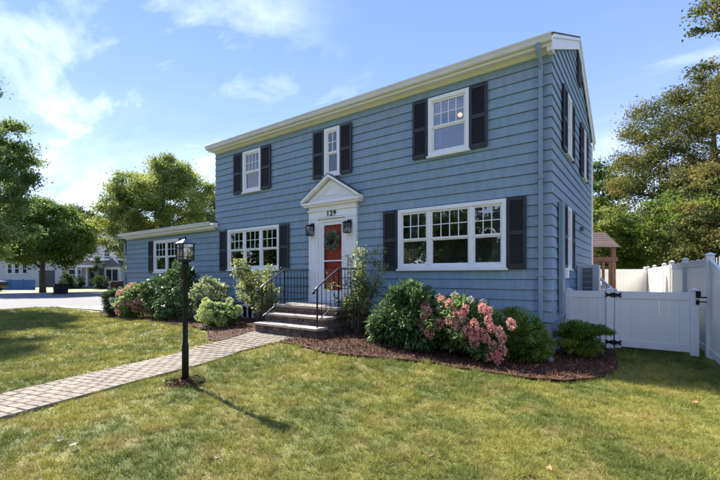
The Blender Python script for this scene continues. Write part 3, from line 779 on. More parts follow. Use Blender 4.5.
WALK = edgeL + edgeR[::-1]
path = link('path', sheet('path', WALK, .006, M_joint, .6), kind='structure')
pv = []
for k in range(5):
    m2 = MB(); j = lambda: random.uniform(-.02, .02)
    top = [(x * .47 + j(), y * .46 + j(), .5) for x, y in ((-1, -1), (1, -1), (1, 1), (-1, 1))]
    bot = [(x * .5, y * .5, -.5) for x, y in ((-1, -1), (1, -1), (1, 1), (-1, 1))]
    mid = [(x * .5, y * .5, .36) for x, y in ((-1, -1), (1, -1), (1, 1), (-1, 1))]
    vs = bot + mid + top
    fs = [(8, 9, 10, 11)] + [(i, (i + 1) % 4, 4 + (i + 1) % 4, 4 + i) for i in range(4)] + [(4 + i, 4 + (i + 1) % 4, 8 + (i + 1) % 4, 8 + i) for i in range(4)]
    me = bpy.data.meshes.new('paver'); me.from_pydata(vs, [], fs); me.materials.append(M_paver); pv.append(me)
s = ln[-1] - .085; row = 0; cnt = 0; rest = MB()
ROW = .125
while s > 0:
    c, d, h = walk(s); n = Vector((-d.y, d.x)); ang = math.atan2(d.y, d.x)
    npv = max(5, round(2 * h / .19)); wdt = 2 * h / npv; off = (row % 2) * .5
    ks = [(-h + wdt * (k - off), -h + wdt * (k - off + 1)) for k in range(npv + 1)]
    for a, b in ks:
        a, b = max(a, -h), min(b, h)
        if b - a < .03: continue
        p = c + n * ((a + b) / 2); z = float(gz(p.x, p.y)) - .007 + random.uniform(-.002, .003)
        if cnt < 296 and s > 1.9:
            o = link('paver', random.choice(pv), path, local=True); o.location = (p.x, p.y, z); o.rotation_euler = (random.uniform(-.012, .012), random.uniform(-.012, .012), ang + pi / 2 + random.uniform(-.01, .01))
            o.scale = (b - a - .009, ROW - .009, .05); cnt += 1
        else:
            X = n * ((b - a) / 2 - .005); Yv = d * (ROW / 2 - .005)
            q = [p - X - Yv, p + X - Yv, p + X + Yv, p - X + Yv]; q = q[::-1]
            rest.hexa([(v.x, v.y, z - .02) for v in q] + [(v.x, v.y, z + .025) for v in q])
    s -= ROW; row += 1
if rest.v: rest.obj('paver', M_paver, path, kind='stuff')

# ------------------------------------------------------------------ mulch beds
BEDR = [(-4.62, -1.72), (-4.70, -2.0), (-4.70, -2.35), (-4.14, -2.42), (-3.16, -2.60), (-2.32, -2.25), (-1.58, -1.85), (-.67, -1.88), (.1, -1.90), (.5, -1.75), (.82, -1.35), (1.02, -.9), (1.06, -.4), (1.0, .4), (.9, 1.45), (.0, 1.45), (.0, .0), (-3.9, .0), (-3.92, -1.7)]
BEDL = [(-17.0, .0), (-17.0, -.9), (-16.3, -1.4), (-15.0, -1.6), (-13.26, -1.95), (-11.5, -2.0), (-10.3, -2.05), (-8.39, -2.1), (-7.4, -2.25), (-6.45, -2.9), (-6.02, -2.9), (-6.05, -2.5), (-6.26, -1.75), (-6.12, -1.7), (-6.12, .0)]
bedR = link('mulch_bed', sheet('mulch_bed', BEDR, .03, M_mulch, .4), kind='structure')
bedL = link('mulch_bed', sheet('mulch_bed', BEDL, .03, M_mulch, .4), kind='structure')
def inpoly(X, Y, poly):
    c = np.zeros(len(X), bool); n = len(poly); j = n - 1
    for i in range(n):
        xi, yi = poly[i]; xj, yj = poly[j]
        with np.errstate(divide='ignore', invalid='ignore'):
            t = ((yi > Y) != (yj > Y)) & (X < (xj - xi) * (Y - yi) / (yj - yi + 1e-12) + xi)
        c ^= t; j = i
    return c
LAMP = (-3.74, -4.97)
def chips(poly, n, sizes=(.03, .07)):
    P = np.array(poly); X = rng.uniform(P[:, 0].min(), P[:, 0].max(), n * 2); Y = rng.uniform(P[:, 1].min() , P[:, 1].max(), n * 2)
    ok = inpoly(X, Y, poly); X, Y = X[ok][:n], Y[ok][:n]; return X, Y
XY = [chips(BEDR, 16000), chips(BEDL, 14000)]
X = np.concatenate([q[0] for q in XY]); Y = np.concatenate([q[1] for q in XY])
a = rng.uniform(0, 2 * pi, 800); r = rng.uniform(0, .26, 800); X = np.append(X, LAMP[0] + r * np.cos(a)); Y = np.append(Y, LAMP[1] + r * np.sin(a))
n = len(X); C = np.stack([X, Y, gz(X, Y) + .028 + rng.uniform(0, .03, n)], 1)
M_chip = leafmat('mulch_chips', [(.04, .017, .008), (.12, .05, .022), (.22, .10, .05)], trans=0, rough=.9, wscale=3)
link('mulch_chips', leaves_mesh('mulch_chips', C, .045, M_chip, aspect=.4, up=.9, fold=.1), kind='stuff')

# ------------------------------------------------------------------ grass blades
def cam_uv(X, Y):
    dx, dy = X - CAMX, Y - CAMY
    return dx * RGT.x + dy * RGT.y, dx * FWD.x + dy * FWD.y
nt_ = 62000
dmin, dmax = 1.9, 24.
q = rng.uniform(0, 1, nt_)
dd = (dmin ** .55 + q * (dmax ** .55 - dmin ** .55)) ** (1 / .55)
uu = rng.uniform(-1.2, 1.2, nt_)
X = CAMX + RGT.x * uu * dd + FWD.x * dd; Y = CAMY + RGT.y * uu * dd + FWD.y * dd
ok = ~(inpoly(X, Y, WALK) | inpoly(X, Y, BEDR) | inpoly(X, Y, BEDL))
ok &= ~((X < 0.02) & (X > WX) & (Y > 0)) & ~((X < -3.9) & (X > -6.15) & (Y > -1.9) & (Y < 1)) & (X > -21.9) & ((X < 2.45) | (Y > 2)) & (np.hypot(X - LAMP[0], Y - LAMP[1]) > .16)
ok &= ~((X < -17) & (Y > -1.2)) & (Y < 9)
X, Y, dd = X[ok], Y[ok], dd[ok]
nb = 11
P = np.repeat(np.stack([X, Y], 1), nb, 0); D = np.repeat(dd, nb); k = len(P)
sc = np.clip(D / 4.5, .8, 3.2)
P = P + rng.normal(0, 1, (k, 2)) * (.022 * sc)[:, None]
WALK2 = [(a[0] + (b[0] - a[0]) * k_, a[1] + (b[1] - a[1]) * k_) for k_, A_, B2 in ((.035, edgeL, edgeR), (.035, edgeR, edgeL)) for a, b in (zip(A_, B2) if A_ is edgeL else list(zip(A_, B2))[::-1])]
bad = inpoly(P[:, 0], P[:, 1], WALK2); P = P[~bad]; D = D[~bad]; sc = sc[~bad]; k = len(P)
# coarser tufts standing out of the turf
nT = 520; ti = rng.choice(k, nT); TP = np.repeat(P[ti], 26, 0) + rng.normal(0, .022, (nT * 26, 2)); P = np.concatenate([P, TP]); D = np.concatenate([D, np.repeat(D[ti], 26)]); sc = np.concatenate([sc, np.repeat(sc[ti], 26)])
tuft = np.concatenate([np.zeros(k), np.ones(nT * 26)]); k = len(P)
clump = np.sin(P[:, 0] * 9 + 2 * np.sin(P[:, 1] * 5)) * np.cos(P[:, 1] * 8 + 1.5 * np.sin(P[:, 0] * 4))
h = (.040 + .017 * clump + rng.uniform(-.012, .02, k) + tuft * .024) * np.clip(sc, 1, 1.35)
lean = rng.normal(0, 1, (k, 2)) * (h * .8)[:, None]
ang = rng.uniform(0, 2 * pi, k); wd = .0028 * sc * (1 + rng.uniform(-.3, .6, k))
z0 = gz(P[:, 0], P[:, 1]) - .012 + ground_noise(P[:, 0], P[:, 1])
bx_, by_ = np.cos(ang) * wd, np.sin(ang) * wd
v0 = np.stack([P[:, 0] - bx_, P[:, 1] - by_, z0 - .004], 1); v1 = np.stack([P[:, 0] + bx_, P[:, 1] + by_, z0 - .004], 1)
v2 = np.stack([P[:, 0] + lean[:, 0], P[:, 1] + lean[:, 1], z0 + h], 1)
V = np.stack([v0, v1, v2], 1).reshape(-1, 3); F = np.arange(3 * k).reshape(k, 3)
vr = np.clip(rng.uniform(0, 1, k) * .8 + .2 * rng.uniform(0, 1, k) ** 6 + .08 * clump, 0, 1)
link('grass', raw_mesh('grass', V, F, M_blade, np.repeat(vr, 3)), kind='stuff')

# ------------------------------------------------------------------ lamp post
lp = thing('lamp_post', 'black garden lamp post with glass lantern standing on the lawn beside the walk', 'lamp post', (LAMP[0], LAMP[1], 0))
x, y = LAMP
MB().lathe([(.0, -.1), (.045, -.1), (.045, .52), (.04, .56), (.034, .60), (.034, 1.60), (.05, 1.62), (.05, 1.66), (.03, 1.70), (0, 1.70)], (x, y, 0), 14).obj('pole', M_black, lp, smooth=True)
mb = MB(); u_ = RGT
mb.tube([(x - u_.x * .10, y - u_.y * .10, 1.50), (x + u_.x * .17, y + u_.y * .17, 1.50)], .009, 6)
mb.sphere((x + u_.x * .175, y + u_.y * .175, 1.50), .018, 8, 6); mb.sphere((x - u_.x * .105, y - u_.y * .105, 1.50), .014, 8, 6); mb.obj('ladder_rest', M_black, lp)
lb = MB(); z = 1.70
lb.box(x - .055, x + .055, y - .055, y + .055, z - .01, z + .015); lb.box(x - .085, x + .085, y - .085, y + .085, z + .015, z + .03)
for sx in (-1, 1):
    for sy in (-1, 1): lb.box(x + sx * .08 - .007, x + sx * .08 + .007, y + sy * .08 - .007, y + sy * .08 + .007, z + .03, z + .24)
for zz in (z + .06, z + .19):
    for s_ in (-1, 1):
        lb.box(x - .08, x + .08, y + s_ * .08 - .005, y + s_ * .08 + .005, zz, zz + .008); lb.box(x + s_ * .08 - .005, x + s_ * .08 + .005, y - .08, y + .08, zz, zz + .008)
for s_ in (-1, 1):
    lb.box(x - .004, x + .004, y + s_ * .08 - .005, y + s_ * .08 + .005, z + .03, z + .24)
lb.box(x - .10, x + .10, y - .10, y + .10, z + .24, z + .252)
lb.obj('lantern_frame', M_black, lp)
MB().add([(x - .095, y - .095, z + .252), (x + .095, y - .095, z + .252), (x + .095, y + .095, z + .252), (x - .095, y + .095, z + .252), (x - .02, y - .02, z + .31), (x + .02, y - .02, z + .31), (x + .02, y + .02, z + .31), (x - .02, y + .02, z + .31)],
         [(0, 1, 5, 4), (1, 2, 6, 5), (2, 3, 7, 6), (3, 0, 4, 7), (4, 5, 6, 7)]).obj('lantern_roof', mat('lantern_roof_metal', (.06, .06, .06), .3, spec=.7), lp)
MB().lathe([(.012, .30), (.02, .32), (.012, .34), (.0, .36)], (x, y, z), 10).obj('finial', M_black, lp)
lg = MB(); lg.box(x - .076, x + .076, y - .076, y + .076, z + .032, z + .238); lg.obj('lantern_glass', M_lglass, lp)
MB().lathe([(.0, .03), (.018, .03), (.018, .07), (.03, .10), (.034, .14), (.026, .18), (.0, .2)], (x, y, z), 12).obj('bulb', M_bulb, lp, smooth=True)

# ------------------------------------------------------------------ vinyl gate, fences
def vpost(parent, x, y, z1, w=.055, z0=-.1, cap=True):
    p = box('post', x - w, x + w, y - w, y + w, z0, z1, M_vinyl, parent, bevel=.006)
    if cap:
        m_ = MB(); m_.box(x - w - .014, x + w + .014, y - w - .014, y + w + .014, z1, z1 + .022)
        a = w + .004; m_.add([(x - a, y - a, z1 + .022), (x + a, y - a, z1 + .022), (x + a, y + a, z1 + .022), (x - a, y + a, z1 + .022), (x, y, z1 + .055)], [(0, 1, 4), (1, 2, 4), (2, 3, 4), (3, 0, 4)])
        m_.obj('post_cap', M_vinyl, p)
GY_ = 1.5
fp = thing('vinyl_fence', 'low white vinyl fence panel between the house corner and the gate', 'fence', (.4, GY_, 0))
vpost(fp, .065, GY_, 1.20); vpost(fp, .82, GY_, 1.22, .06)
box('rail', .12, .76, GY_ - .022, GY_ + .022, 1.05, 1.19, M_vinyl, fp, .005); box('rail', .12, .76, GY_ - .022, GY_ + .022, .10, .24, M_vinyl, fp, .005)
for k in range(4): a = .12 + .16 * k; box('board', a + .0005, a + .1595, GY_ - .012, GY_ + .012, .24, 1.05, M_vinyl, fp, .004)
gt = thing('vinyl_gate', 'closed white vinyl yard gate with black hinges', 'gate', (1.5, GY_, 0))
g0, g1 = .905, 2.20
box('stile', g0, g0 + .11, GY_ - .025, GY_ + .025, .06, 1.20, M_vinyl, gt, .005); box('stile', g1 - .13, g1, GY_ - .03, GY_ + .03, .03, 1.23, M_vinyl, gt, .005)
box('rail', g0 + .11, g1 - .13, GY_ - .022, GY_ + .022, 1.05, 1.195, M_vinyl, gt, .005); box('rail', g0 + .11, g1 - .13, GY_ - .022, GY_ + .022, .09, .23, M_vinyl, gt, .005)
nbd = 7; bw_ = (g1 - .13 - g0 - .11) / nbd
for k in range(nbd): a = g0 + .11 + bw_ * k; box('board', a + .0005, a + bw_ - .0005, GY_ - .012, GY_ + .012, .23, 1.05, M_vinyl, gt, .004)
MB().box(g1 - .145, g1 + .015, GY_ - .045, GY_ + .045, 1.23, 1.25).add([(g1 - .13, GY_ - .03, 1.25), (g1, GY_ - .03, 1.25), (g1, GY_ + .03, 1.25), (g1 - .13, GY_ + .03, 1.25), (g1 - .065, GY_, 1.285)], [(0, 1, 4), (1, 2, 4), (2, 3, 4), (3, 0, 4)]).obj('stile_cap', M_vinyl, gt)
for z in (1.12, .17):
    m_ = MB()
    for cxx in (.805, .955):
        for s_ in (-1, 1):    # butterfly straps
            m_.hexa([(cxx - .06, GY_ - .07, z + s_ * .032 - .02), (cxx + .06, GY_ - .07, z - s_ * .032 - .02), (cxx + .06, GY_ - .055, z - s_ * .032 - .02), (cxx - .06, GY_ - .055, z + s_ * .032 - .02),
                     (cxx - .06, GY_ - .07, z + s_ * .032 + .02), (cxx + .06, GY_ - .07, z - s_ * .032 + .02), (cxx + .06, GY_ - .055, z - s_ * .032 + .02), (cxx - .06, GY_ - .055, z + s_ * .032 + .02)])
    m_.tube([(.885, GY_ - .065, z - .05), (.885, GY_ - .065, z + .05)], .014, 8)
    m_.box(.78, .98, GY_ - .072, GY_ - .055, z - .014, z + .014)
    m_.obj('hinge', M_black, gt)
m_ = MB(); m_.box(g1 - .05, g1 + .02, GY_ - .075, GY_ - .03, 1.10, 1.22); m_.box(g1 - .05, g1 + .0, GY_ - .06, GY_ - .03, .98, 1.06); m_.box(g1, g1 + .1, GY_ - .07, GY_ - .055, 1.10, 1.125); m_.box(g1, g1 + .1, GY_ - .07, GY_ - .055, 1.02, 1.04)
m_.obj('latch', M_black, gt)

def fence_run(name, label, pts, h0, h1, bw=.15, capped=True, group=None, m=None):
    """posts at pts; boarded panels between; top may slope within a bay (h0 list)"""
    global M_vinyl
    f = thing(name, label, 'fence', (pts[0][0], pts[0][1], 0), group)
    H = h0
    for i, p in enumerate(pts):
        vpost(f, p[0], p[1], H[i] + .06, .06)
    for i in range(len(pts) - 1):
        a, b = Vector(pts[i]), Vector(pts[i + 1]); d = (b - a); L = d.length; d.normalize(); n = Vector((-d.y, d.x))
        s0, s1 = .061, L - .061
        def ht(s): t = s / L; return H[i] + (H[i + 1] - H[i]) * t
        def pr(nm, s0, s1, zA0, zA1, zB0, zB1, th):
            q = [(a + d * s0 - n * th), (a + d * s1 - n * th), (a + d * s1 + n * th), (a + d * s0 + n * th)]
            zz0 = [zA0, zB0, zB0, zA0]; zz1 = [zA1, zB1, zB1, zA1]
            MB().hexa([(v.x, v.y, z) for v, z in zip(q, zz0)] + [(v.x, v.y, z) for v, z in zip(q, zz1)]).obj(nm, M_vinyl, f, bevel=.004)
        pr('rail', s0, s1, ht(s0) - .13, ht(s0), ht(s1) - .13, ht(s1), .024); pr('rail', s0, s1, .06, .19, .06, .19, .024)
        k = max(1, round((s1 - s0) / bw)); w_ = (s1 - s0) / k
        for j in range(k):
            u0_, u1_ = s0 + w_ * j + .0005, s0 + w_ * (j + 1) - .0005
            pr('board', u0_, u1_, .19, ht(u0_) - .13, .19, ht(u1_) - .13, .012)
    return f
fence_run('vinyl_fence', 'tall white vinyl boundary fence with sloping top descending beside the gate', [(2.36, 1.62), (2.48, -.85), (2.56, -3.2)], [1.82, 1.27, 1.2], None)
fence_run('vinyl_fence', 'white vinyl privacy fence running back along the yard behind the gate', [(2.36, 1.75), (2.15, 4.07), (1.97, 6.1), (1.86, 8.6), (1.62, 11.1), (1.41, 13.7)], [1.82] * 6, None)
fence_run('vinyl_fence', 'white vinyl privacy fence closing the far end of the back yard', [(1.30, 13.62), (-.6, 12.2), (-2.6, 10.9), (-4.6, 9.6)], [1.80] * 4, None)

# ------------------------------------------------------------------ heat pump condenser
ac = thing('heat_pump', 'beige outdoor heat pump unit beside the house wall behind the gate', 'air conditioner', (.5, 3.1, 0))
ay0, ay1, ax0, ax1, az0, az1 = 2.95, 3.32, .03, .50, .45, 1.77
box('cabinet', ax0, ax1, ay0, ay1, az0, az1, M_acgrey, ac, .015)
m_ = MB(); m_.box(ax0 + .12, ax1 - .13, ay0 - .012, ay0 - .001, az0 + .08, az1 - .08); gr = m_.obj('grille', M_acdark, ac)
m_ = MB()
for k in range(7): q = ax0 + .125 + k * .034; m_.box(q, q + .007, ay0 - .024, ay0 - .013, az0 + .08, az1 - .08)
for k in range(9): q = az0 + .08 + k * .137; m_.box(ax0 + .12, ax1 - .13, ay0 - .03, ay0 - .0245, q, q + .010)
m_.obj('grille_bars', M_acgrey, gr)
m_ = MB(); m_.box(ax0, ax0 + .07, ay0 + .02, ay1, -.02, az0); m_.box(ax1 - .07, ax1, ay0 + .02, ay1, -.02, az0); m_.obj('stand', M_black, ac)

# rear stair railing, white
rs = thing('stair_railing', 'white sloping stair railing beside the heat pump', 'railing', (.8, 4.6, 0))
A = Vector((.30, 4.78, 1.50)); B_ = Vector((.70, 5.05, 1.06)); B = B_
MB().tube([A, B], .035, 4).obj('handrail', M_vinyl, rs); MB().tube([A - Vector((0, 0, .75)), B - Vector((0, 0, .75))], .03, 4).obj('bottom_rail', M_vinyl, rs)
for k in range(8): p = A.lerp(B, k / 7); box('baluster', p.x - .016, p.x + .016, p.y - .016, p.y + .016, p.z - .75, p.z, M_vinyl, rs)
box('post', B.x - .045, B.x + .045, B.y - .045, B.y + .045, 0, B.z + .08, M_vinyl, rs, .005)

# ------------------------------------------------------------------ cedar play structure
def cw(px_r, dep, z): return (CAMX + RGT.x * px_r + FWD.x * dep, CAMY + RGT.y * px_r + FWD.y * dep, z)
ps = thing('play_structure', 'cedar play tower with pitched plank roof in the back yard', 'playhouse', cw(8.1, 13, 0))
o_ = Vector(cw(8.0, 13.0, 0)); ux, uy = RGT.copy(), FWD.copy()
def wp(a, b, z): v = o_ + ux * a + uy * b; return (v.x, v.y, z)
def wbox(nm, a0, a1, b0, b1, z0, z1, m, par): return MB().hexa([wp(a0, b0, z0), wp(a1, b0, z0), wp(a1, b1, z0), wp(a0, b1, z0), wp(a0, b0, z1), wp(a1, b0, z1), wp(a1, b1, z1), wp(a0, b1, z1)]).obj(nm, m, par, bevel=.006)
for a, b in ((.28, 0), (-.95, 0), (.28, 1.2), (-.95, 1.2)): wbox('post', a - .07, a + .07, b - .05, b + .05, 0, 2.5, M_cedar, ps)
wbox('beam', -1.1, .40, -.06, .06, 1.98, 2.12, M_cedar, ps); wbox('beam', -1.1, .38, 1.14, 1.26, 1.98, 2.12, M_cedar, ps); wbox('beam', -.9, .22, -.08, -.05, 1.98 - .9, 1.2, M_cedar, ps)
wbox('deck', -1.0, .35, 0, 1.2, .95, 1.03, M_cedar, ps)
for k in range(5): a = -.75 + k * .22; wbox('baluster', a, a + .09, -.035, .0, 1.2, 1.98, M_cedar, ps)
for k in range(7):      # roof planks, front and back slope
    t0, t1 = k / 7, (k + 1) / 7
    for s_ in (0, 1):
        yb = lambda t: (-.2 + .8 * t) if s_ == 0 else (1.4 - .8 * t)
        zb_ = lambda t: 2.42 + .55 * t
        q = [wp(-1.2, yb(t0), zb_(t0)), wp(.42, yb(t0), zb_(t0)), wp(.36, yb(t1) + 0, zb_(t1) - .008), wp(-1.2, yb(t1), zb_(t1) - .008)]
        q2 = [(a, b, c + .03) for a, b, c in q]
        if s_: q, q2 = q[::-1], q2[::-1]
        MB().hexa(q + q2).obj('roof_plank', M_cedroof, ps)
wbox('white_tube', .52, .58, 3.0, 3.06, 0, 2.1, M_vinyl, thing('pipe_post', 'thin white pipe standing above the back fence', 'post', cw(8.6, 16, 0)))

# neighbour shed/dark fence beyond right fence
sh = thing('shed', 'dark grey neighbour shed with low roof behind the right fence', 'shed', (4.6, 4.5, 0))
box('wall', 3.4, 6.4, 3.2, 6.0, -.05, 2.0, mat('slate_blue_board', (.035, .045, .06), .7, var=.2), sh)
MB().prism([(3.0, 2.0), (6.2, 2.0), (4.6, 2.35)], 3.2, 6.6, 'x').obj('roof', M_roof, sh)
gf = thing('board_fence', 'weathered grey board fence standing beyond the white privacy fence', 'fence', (3.0, 9, 0))
for k in range(40):
    y = 4.0 + k * .3; x = 3.0 - k * .03
    if y > 6.6 or True: box('board', x + .25, x + .275, y, y + .285, -.05, 2.02 + (k % 3) * .012, mat('grey_board', (.16, .165, .17), .85, var=.25, vscale=3), gf)
box('rail', 2.2, 2.26, 4, 15.5, .3, .4, mat('grey_board', (0, 0, 0)), gf)

# ------------------------------------------------------------------ plants
M_dkgreen = leafmat('dark_shrub_leaf', [(.025, .05, .018), (.05, .095, .03), (.10, .15, .05)], wscale=2)
M_rhodo = leafmat('rhododendron_leaf', [(.05, .10, .03), (.11, .19, .06), (.24, .33, .14)], rough=.5, wscale=2, spec=.35, trans=.25)
M_hyd = leafmat('hydrangea_leaf', [(.08, .16, .04), (.21, .31, .09), (.48, .55, .26)], wscale=2)
M_pale = leafmat('variegated_leaf', [(.11, .16, .06), (.28, .33, .15), (.60, .62, .42)], wscale=2)
M_sparse = leafmat('yellowing_leaf', [(.10, .15, .04), (.28, .32, .11), (.60, .58, .28)], wscale=2.5)
M_yew = leafmat('yew_needles', [(.08, .14, .025), (.20, .30, .05), (.42, .48, .12)], wscale=2)
M_pink = leafmat('pink_petals', [(.62, .20, .20), (.78, .36, .33), (.86, .60, .50)], rough=.7, trans=.25, wscale=5)
M_lime = leafmat('lime_petals', [(.36, .44, .10), (.56, .62, .20), (.74, .76, .42)], rough=.7, trans=.25, wscale=4)
M_cream_p = leafmat('cream_petals', [(.35, .33, .22), (.5, .48, .36), (.62, .6, .5)], rough=.7, trans=.25, wscale=4)
M_stem = mat('shrub_stem', (.09, .065, .045), .9, var=.3, vscale=12)

def blob_points(blobs, n, shell=.55):
    """points in a union of ellipsoids, biased to the outside"""
    wts = np.array([b[3] * b[4] * b[5] for b in blobs]) ** .67; wts /= wts.sum()
    idx = rng.choice(len(blobs), n, p=wts); B = np.array(blobs)[idx]
    d = unit(rng.normal(size=(n, 3))); r = rng.uniform(0, 1, n) ** (1 / 3 * (1 - shell) + .08)
    P = B[:, :3] + d * r[:, None] * B[:, 3:6]
    return P, d
def shrub(name, label, base, blobs, n, leaf, m, cat='shrub', group=None, aspect=.45, up=.3, lumps=30, lump_r=.14, stems=7, stem_r=.012, droop=0, cl=.75, stem_h=.75):
    """blobs relative to base; leaves gathered in lumps so light and shade read"""
    t_ = thing(name, label, cat, base, group)
    P, d = blob_points(blobs, lumps, .7)
    idx = rng.integers(0, lumps, n); loose = rng.uniform(0, 1, n) > cl
    off = unit(rng.normal(size=(n, 3))) * (rng.uniform(0, 1, n) ** .5)[:, None] * lump_r * rng.uniform(.7, 1.3, (n, 1)); off[:, 2] *= .75
    C = P[idx] + off; Q, _ = blob_points(blobs, n, .5); C[loose] = Q[loose]
    cen = np.mean(np.array(blobs)[:, :3], 0)
    C[:, 2] = np.maximum(C[:, 2], .03); out_ = unit(C - cen)
    var = np.clip(.25 + .35 * rng.uniform(0, 1, lumps)[idx] + rng.normal(0, .18, n), 0, 1)
    C = C + np.array(base)
    link('foliage', leaves_mesh('foliage', C, leaf, m, var, aspect, up, out_, droop=droop), t_)
    sb = MB()
    for k in range(stems):
        e = P[k % lumps]; a = Vector(base) + Vector((random.uniform(-.06, .06), random.uniform(-.06, .06), -.03)); e_ = Vector(base) + Vector(e)
        mid = a.lerp(e_, .5) + Vector((random.uniform(-.05, .05), random.uniform(-.05, .05), .08))
        sb.tube([a, mid, e_], [stem_r, stem_r * .7, stem_r * .35], 5)
    sb.obj('stems', M_stem, t_)
    return t_
def zb(x, y): return float(gz(x, y)) + .02
def Bs(x, y): return (x, y, zb(x, y))

# along the wing, left to right
shrub('yew_shrub', 'small dark green yew at the left end of the wing bed', Bs(-14.5, -1.45), [(0, 0, .5, .5, .42, .52)], 14000, .045, M_dkgreen, lumps=60, lump_r=.12, aspect=.4)
def heads(parent, pts, mesh_list, scale=1.0, cat='flower_head'):
    for p in pts:
        o = link(cat, random.choice(mesh_list), parent, local=True); o.location = Vector(p) - parent.location
        s_ = scale * random.uniform(.8, 1.2); o.scale = (s_, s_, s_ * random.uniform(.9, 1.25)); o.rotation_euler = (random.uniform(-.5, .5), random.uniform(-.5, .5), random.uniform(0, 6))
def head_mesh(m, n=170, r=.07, elong=1.25, petal=.032):
    d = unit(rng.normal(size=(n, 3))); C = d * r * rng.uniform(.75, 1.0, (n, 1)); C[:, 2] *= elong
    return leaves_mesh('flower_head', C, petal, m, np.clip(rng.normal(.5, .25, n), 0, 1), .8, 0, d, .3)
PINK = [head_mesh(M_pink) for _ in range(4)]; LIME = [head_mesh(M_lime, 150, .085, .95, .035) for _ in range(4)]; CREAM = [head_mesh(M_cream_p, 90, .05, 1.0, .028) for _ in range(3)]
def on_blob(base, b, n, zmin=.2, front=True):
    r_ = []
    while len(r_) < n:
        d = Vector(unit(rng.normal(size=3)))
        tocam = Vector((CAMX - base[0], CAMY - base[1], 1.0)).normalized()
        if front and d.dot(tocam) < .0: continue
        p = (base[0] + b[0] + d.x * b[3] * 1.0, base[1] + b[1] + d.y * b[4] * 1.0, base[2] + b[2] + d.z * b[5] * 1.0)
        if p[2] - base[2] < zmin: continue
        r_.append(p)
    return r_
b0 = Bs(-12.9, -1.45); bl = (0, 0, .55, .72, .6, .55)
h1 = shrub('hydrangea_shrub', 'pink flowering hydrangea bush beneath the wing, beside the small yew', b0, [bl], 6500, .085, M_hyd, 'hydrangea', lumps=38, lump_r=.17, aspect=.6)
heads(h1, on_blob(b0, bl, 36), PINK, 1.05)
shrub('rhododendron', 'large dark green rhododendron beneath the wing window', Bs(-11.1, -1.25), [(-.6, 0, .7, .62, .6, .72), (.35, .1, .8, .75, .65, .82), (.8, -.25, .5, .55, .5, .55), (.2, .3, 1.3, .5, .35, .6)], 15000, .11, M_rhodo, 'rhododendron', lumps=70, lump_r=.16, aspect=.34)
shrub('variegated_shrub', 'tall pale variegated shrub behind the lamp post between rhododendron and lime hydrangea', Bs(-9.2, -1.1), [(0, 0, .5, .75, .55, .55), (.15, 0, .85, .55, .45, .4), (-.6, 0, .35, .5, .4, .4)], 10500, .075, M_pale, 'shrub', lumps=60, lump_r=.15, aspect=.5)
b0 = Bs(-7.85, -1.65); bl = (0, 0, .34, .52, .48, .34)
h2 = shrub('hydrangea_shrub', 'low hydrangea with round lime-green flower heads left of the stone stoop', b0, [(0, 0, .3, .46, .42, .28)], 3000, .085, M_hyd, 'hydrangea', lumps=30, lump_r=.13, aspect=.6)
heads(h2, on_blob(b0, (0, 0, .34, .56, .52, .37), 26, .1), LIME, .95)
shrub('fern_shrub', 'small grey-green shrub beside the basement window', Bs(-8.75, -.75), [(0, 0, .24, .3, .25, .24)], 2600, .06, M_pale, 'shrub', lumps=25, lump_r=.1)

def sparse_bush(name, label, base, tips, n, leaf, m, cat='small tree', seed=1, r0=.018, spread=.16):
    """visible branching stems with leaves along them"""
    rs_ = random.Random(seed); t_ = thing(name, label, cat, base)
    sb = MB(); pts = []
    for e in tips:
        a = Vector(base) + Vector((rs_.uniform(-.08, .08), rs_.uniform(-.08, .08), -.03)); e_ = Vector(base) + Vector(e)
        cpt = [a, a.lerp(e_, .33) + Vector((rs_.uniform(-.07, .07), rs_.uniform(-.07, .07), .1)), a.lerp(e_, .66) + Vector((rs_.uniform(-.08, .08), rs_.uniform(-.08, .08), .08)), e_]
        sb.tube(cpt, [r0, r0 * .75, r0 * .5, r0 * .2], 5)
        for j in range(7):
            f = rs_.uniform(.35, 1); i_ = min(2, int(f * 3)); st = cpt[i_].lerp(cpt[i_ + 1], f * 3 - i_)
            tw = st + Vector((rs_.uniform(-1, 1), rs_.uniform(-1, 1), rs_.uniform(-.2, .9))).normalized() * rs_.uniform(.12, .32)
            sb.tube([st, tw], [r0 * .35, r0 * .12], 4)
            for q in range(6): pts.append(st.lerp(tw, rs_.uniform(.2, 1.1)))
        for q in range(8): pts.append(cpt[2].lerp(e_, rs_.uniform(0, 1.05)))
    sb.obj('stems', M_stem, t_)
    P = np.array([tuple(p) for p in pts]); idx = rng.integers(0, len(P), n)
    C = P[idx] + rng.normal(0, spread * .35, (n, 3))
    var = np.clip(rng.uniform(0, 1, len(P))[idx] * .6 + rng.normal(.2, .15, n), 0, 1)
    link('foliage', leaves_mesh('foliage', C, leaf, m, var, .5, .3), t_)
    return t_
rt = random.Random(3)
def tipset(n, rx, ry, z0, z1, cx_=0, cy_=0):
    return [(cx_ + rt.uniform(-1, 1) * rx, cy_ + rt.uniform(-1, 1) * ry, rt.uniform(z0, z1)) for _ in range(n)]
sparse_bush('young_star_magnolia', 'airy yellow-green shrub tree left of the stoop steps in front of the triple window', Bs(-7.0, -.95), tipset(9, .75, .35, .9, 1.75, -.25) + tipset(6, .85, .35, .55, 1.1, -.2), 7500, .07, M_sparse, seed=4)
sparse_bush('young_star_magnolia', 'tall airy shrub tree with speckled leaves right of the front door', Bs(-3.82, -.85), tipset(10, .5, .3, 1.1, 2.05, 0) + tipset(5, .5, .3, .6, 1.2), 3600, .062, M_sparse, seed=9)

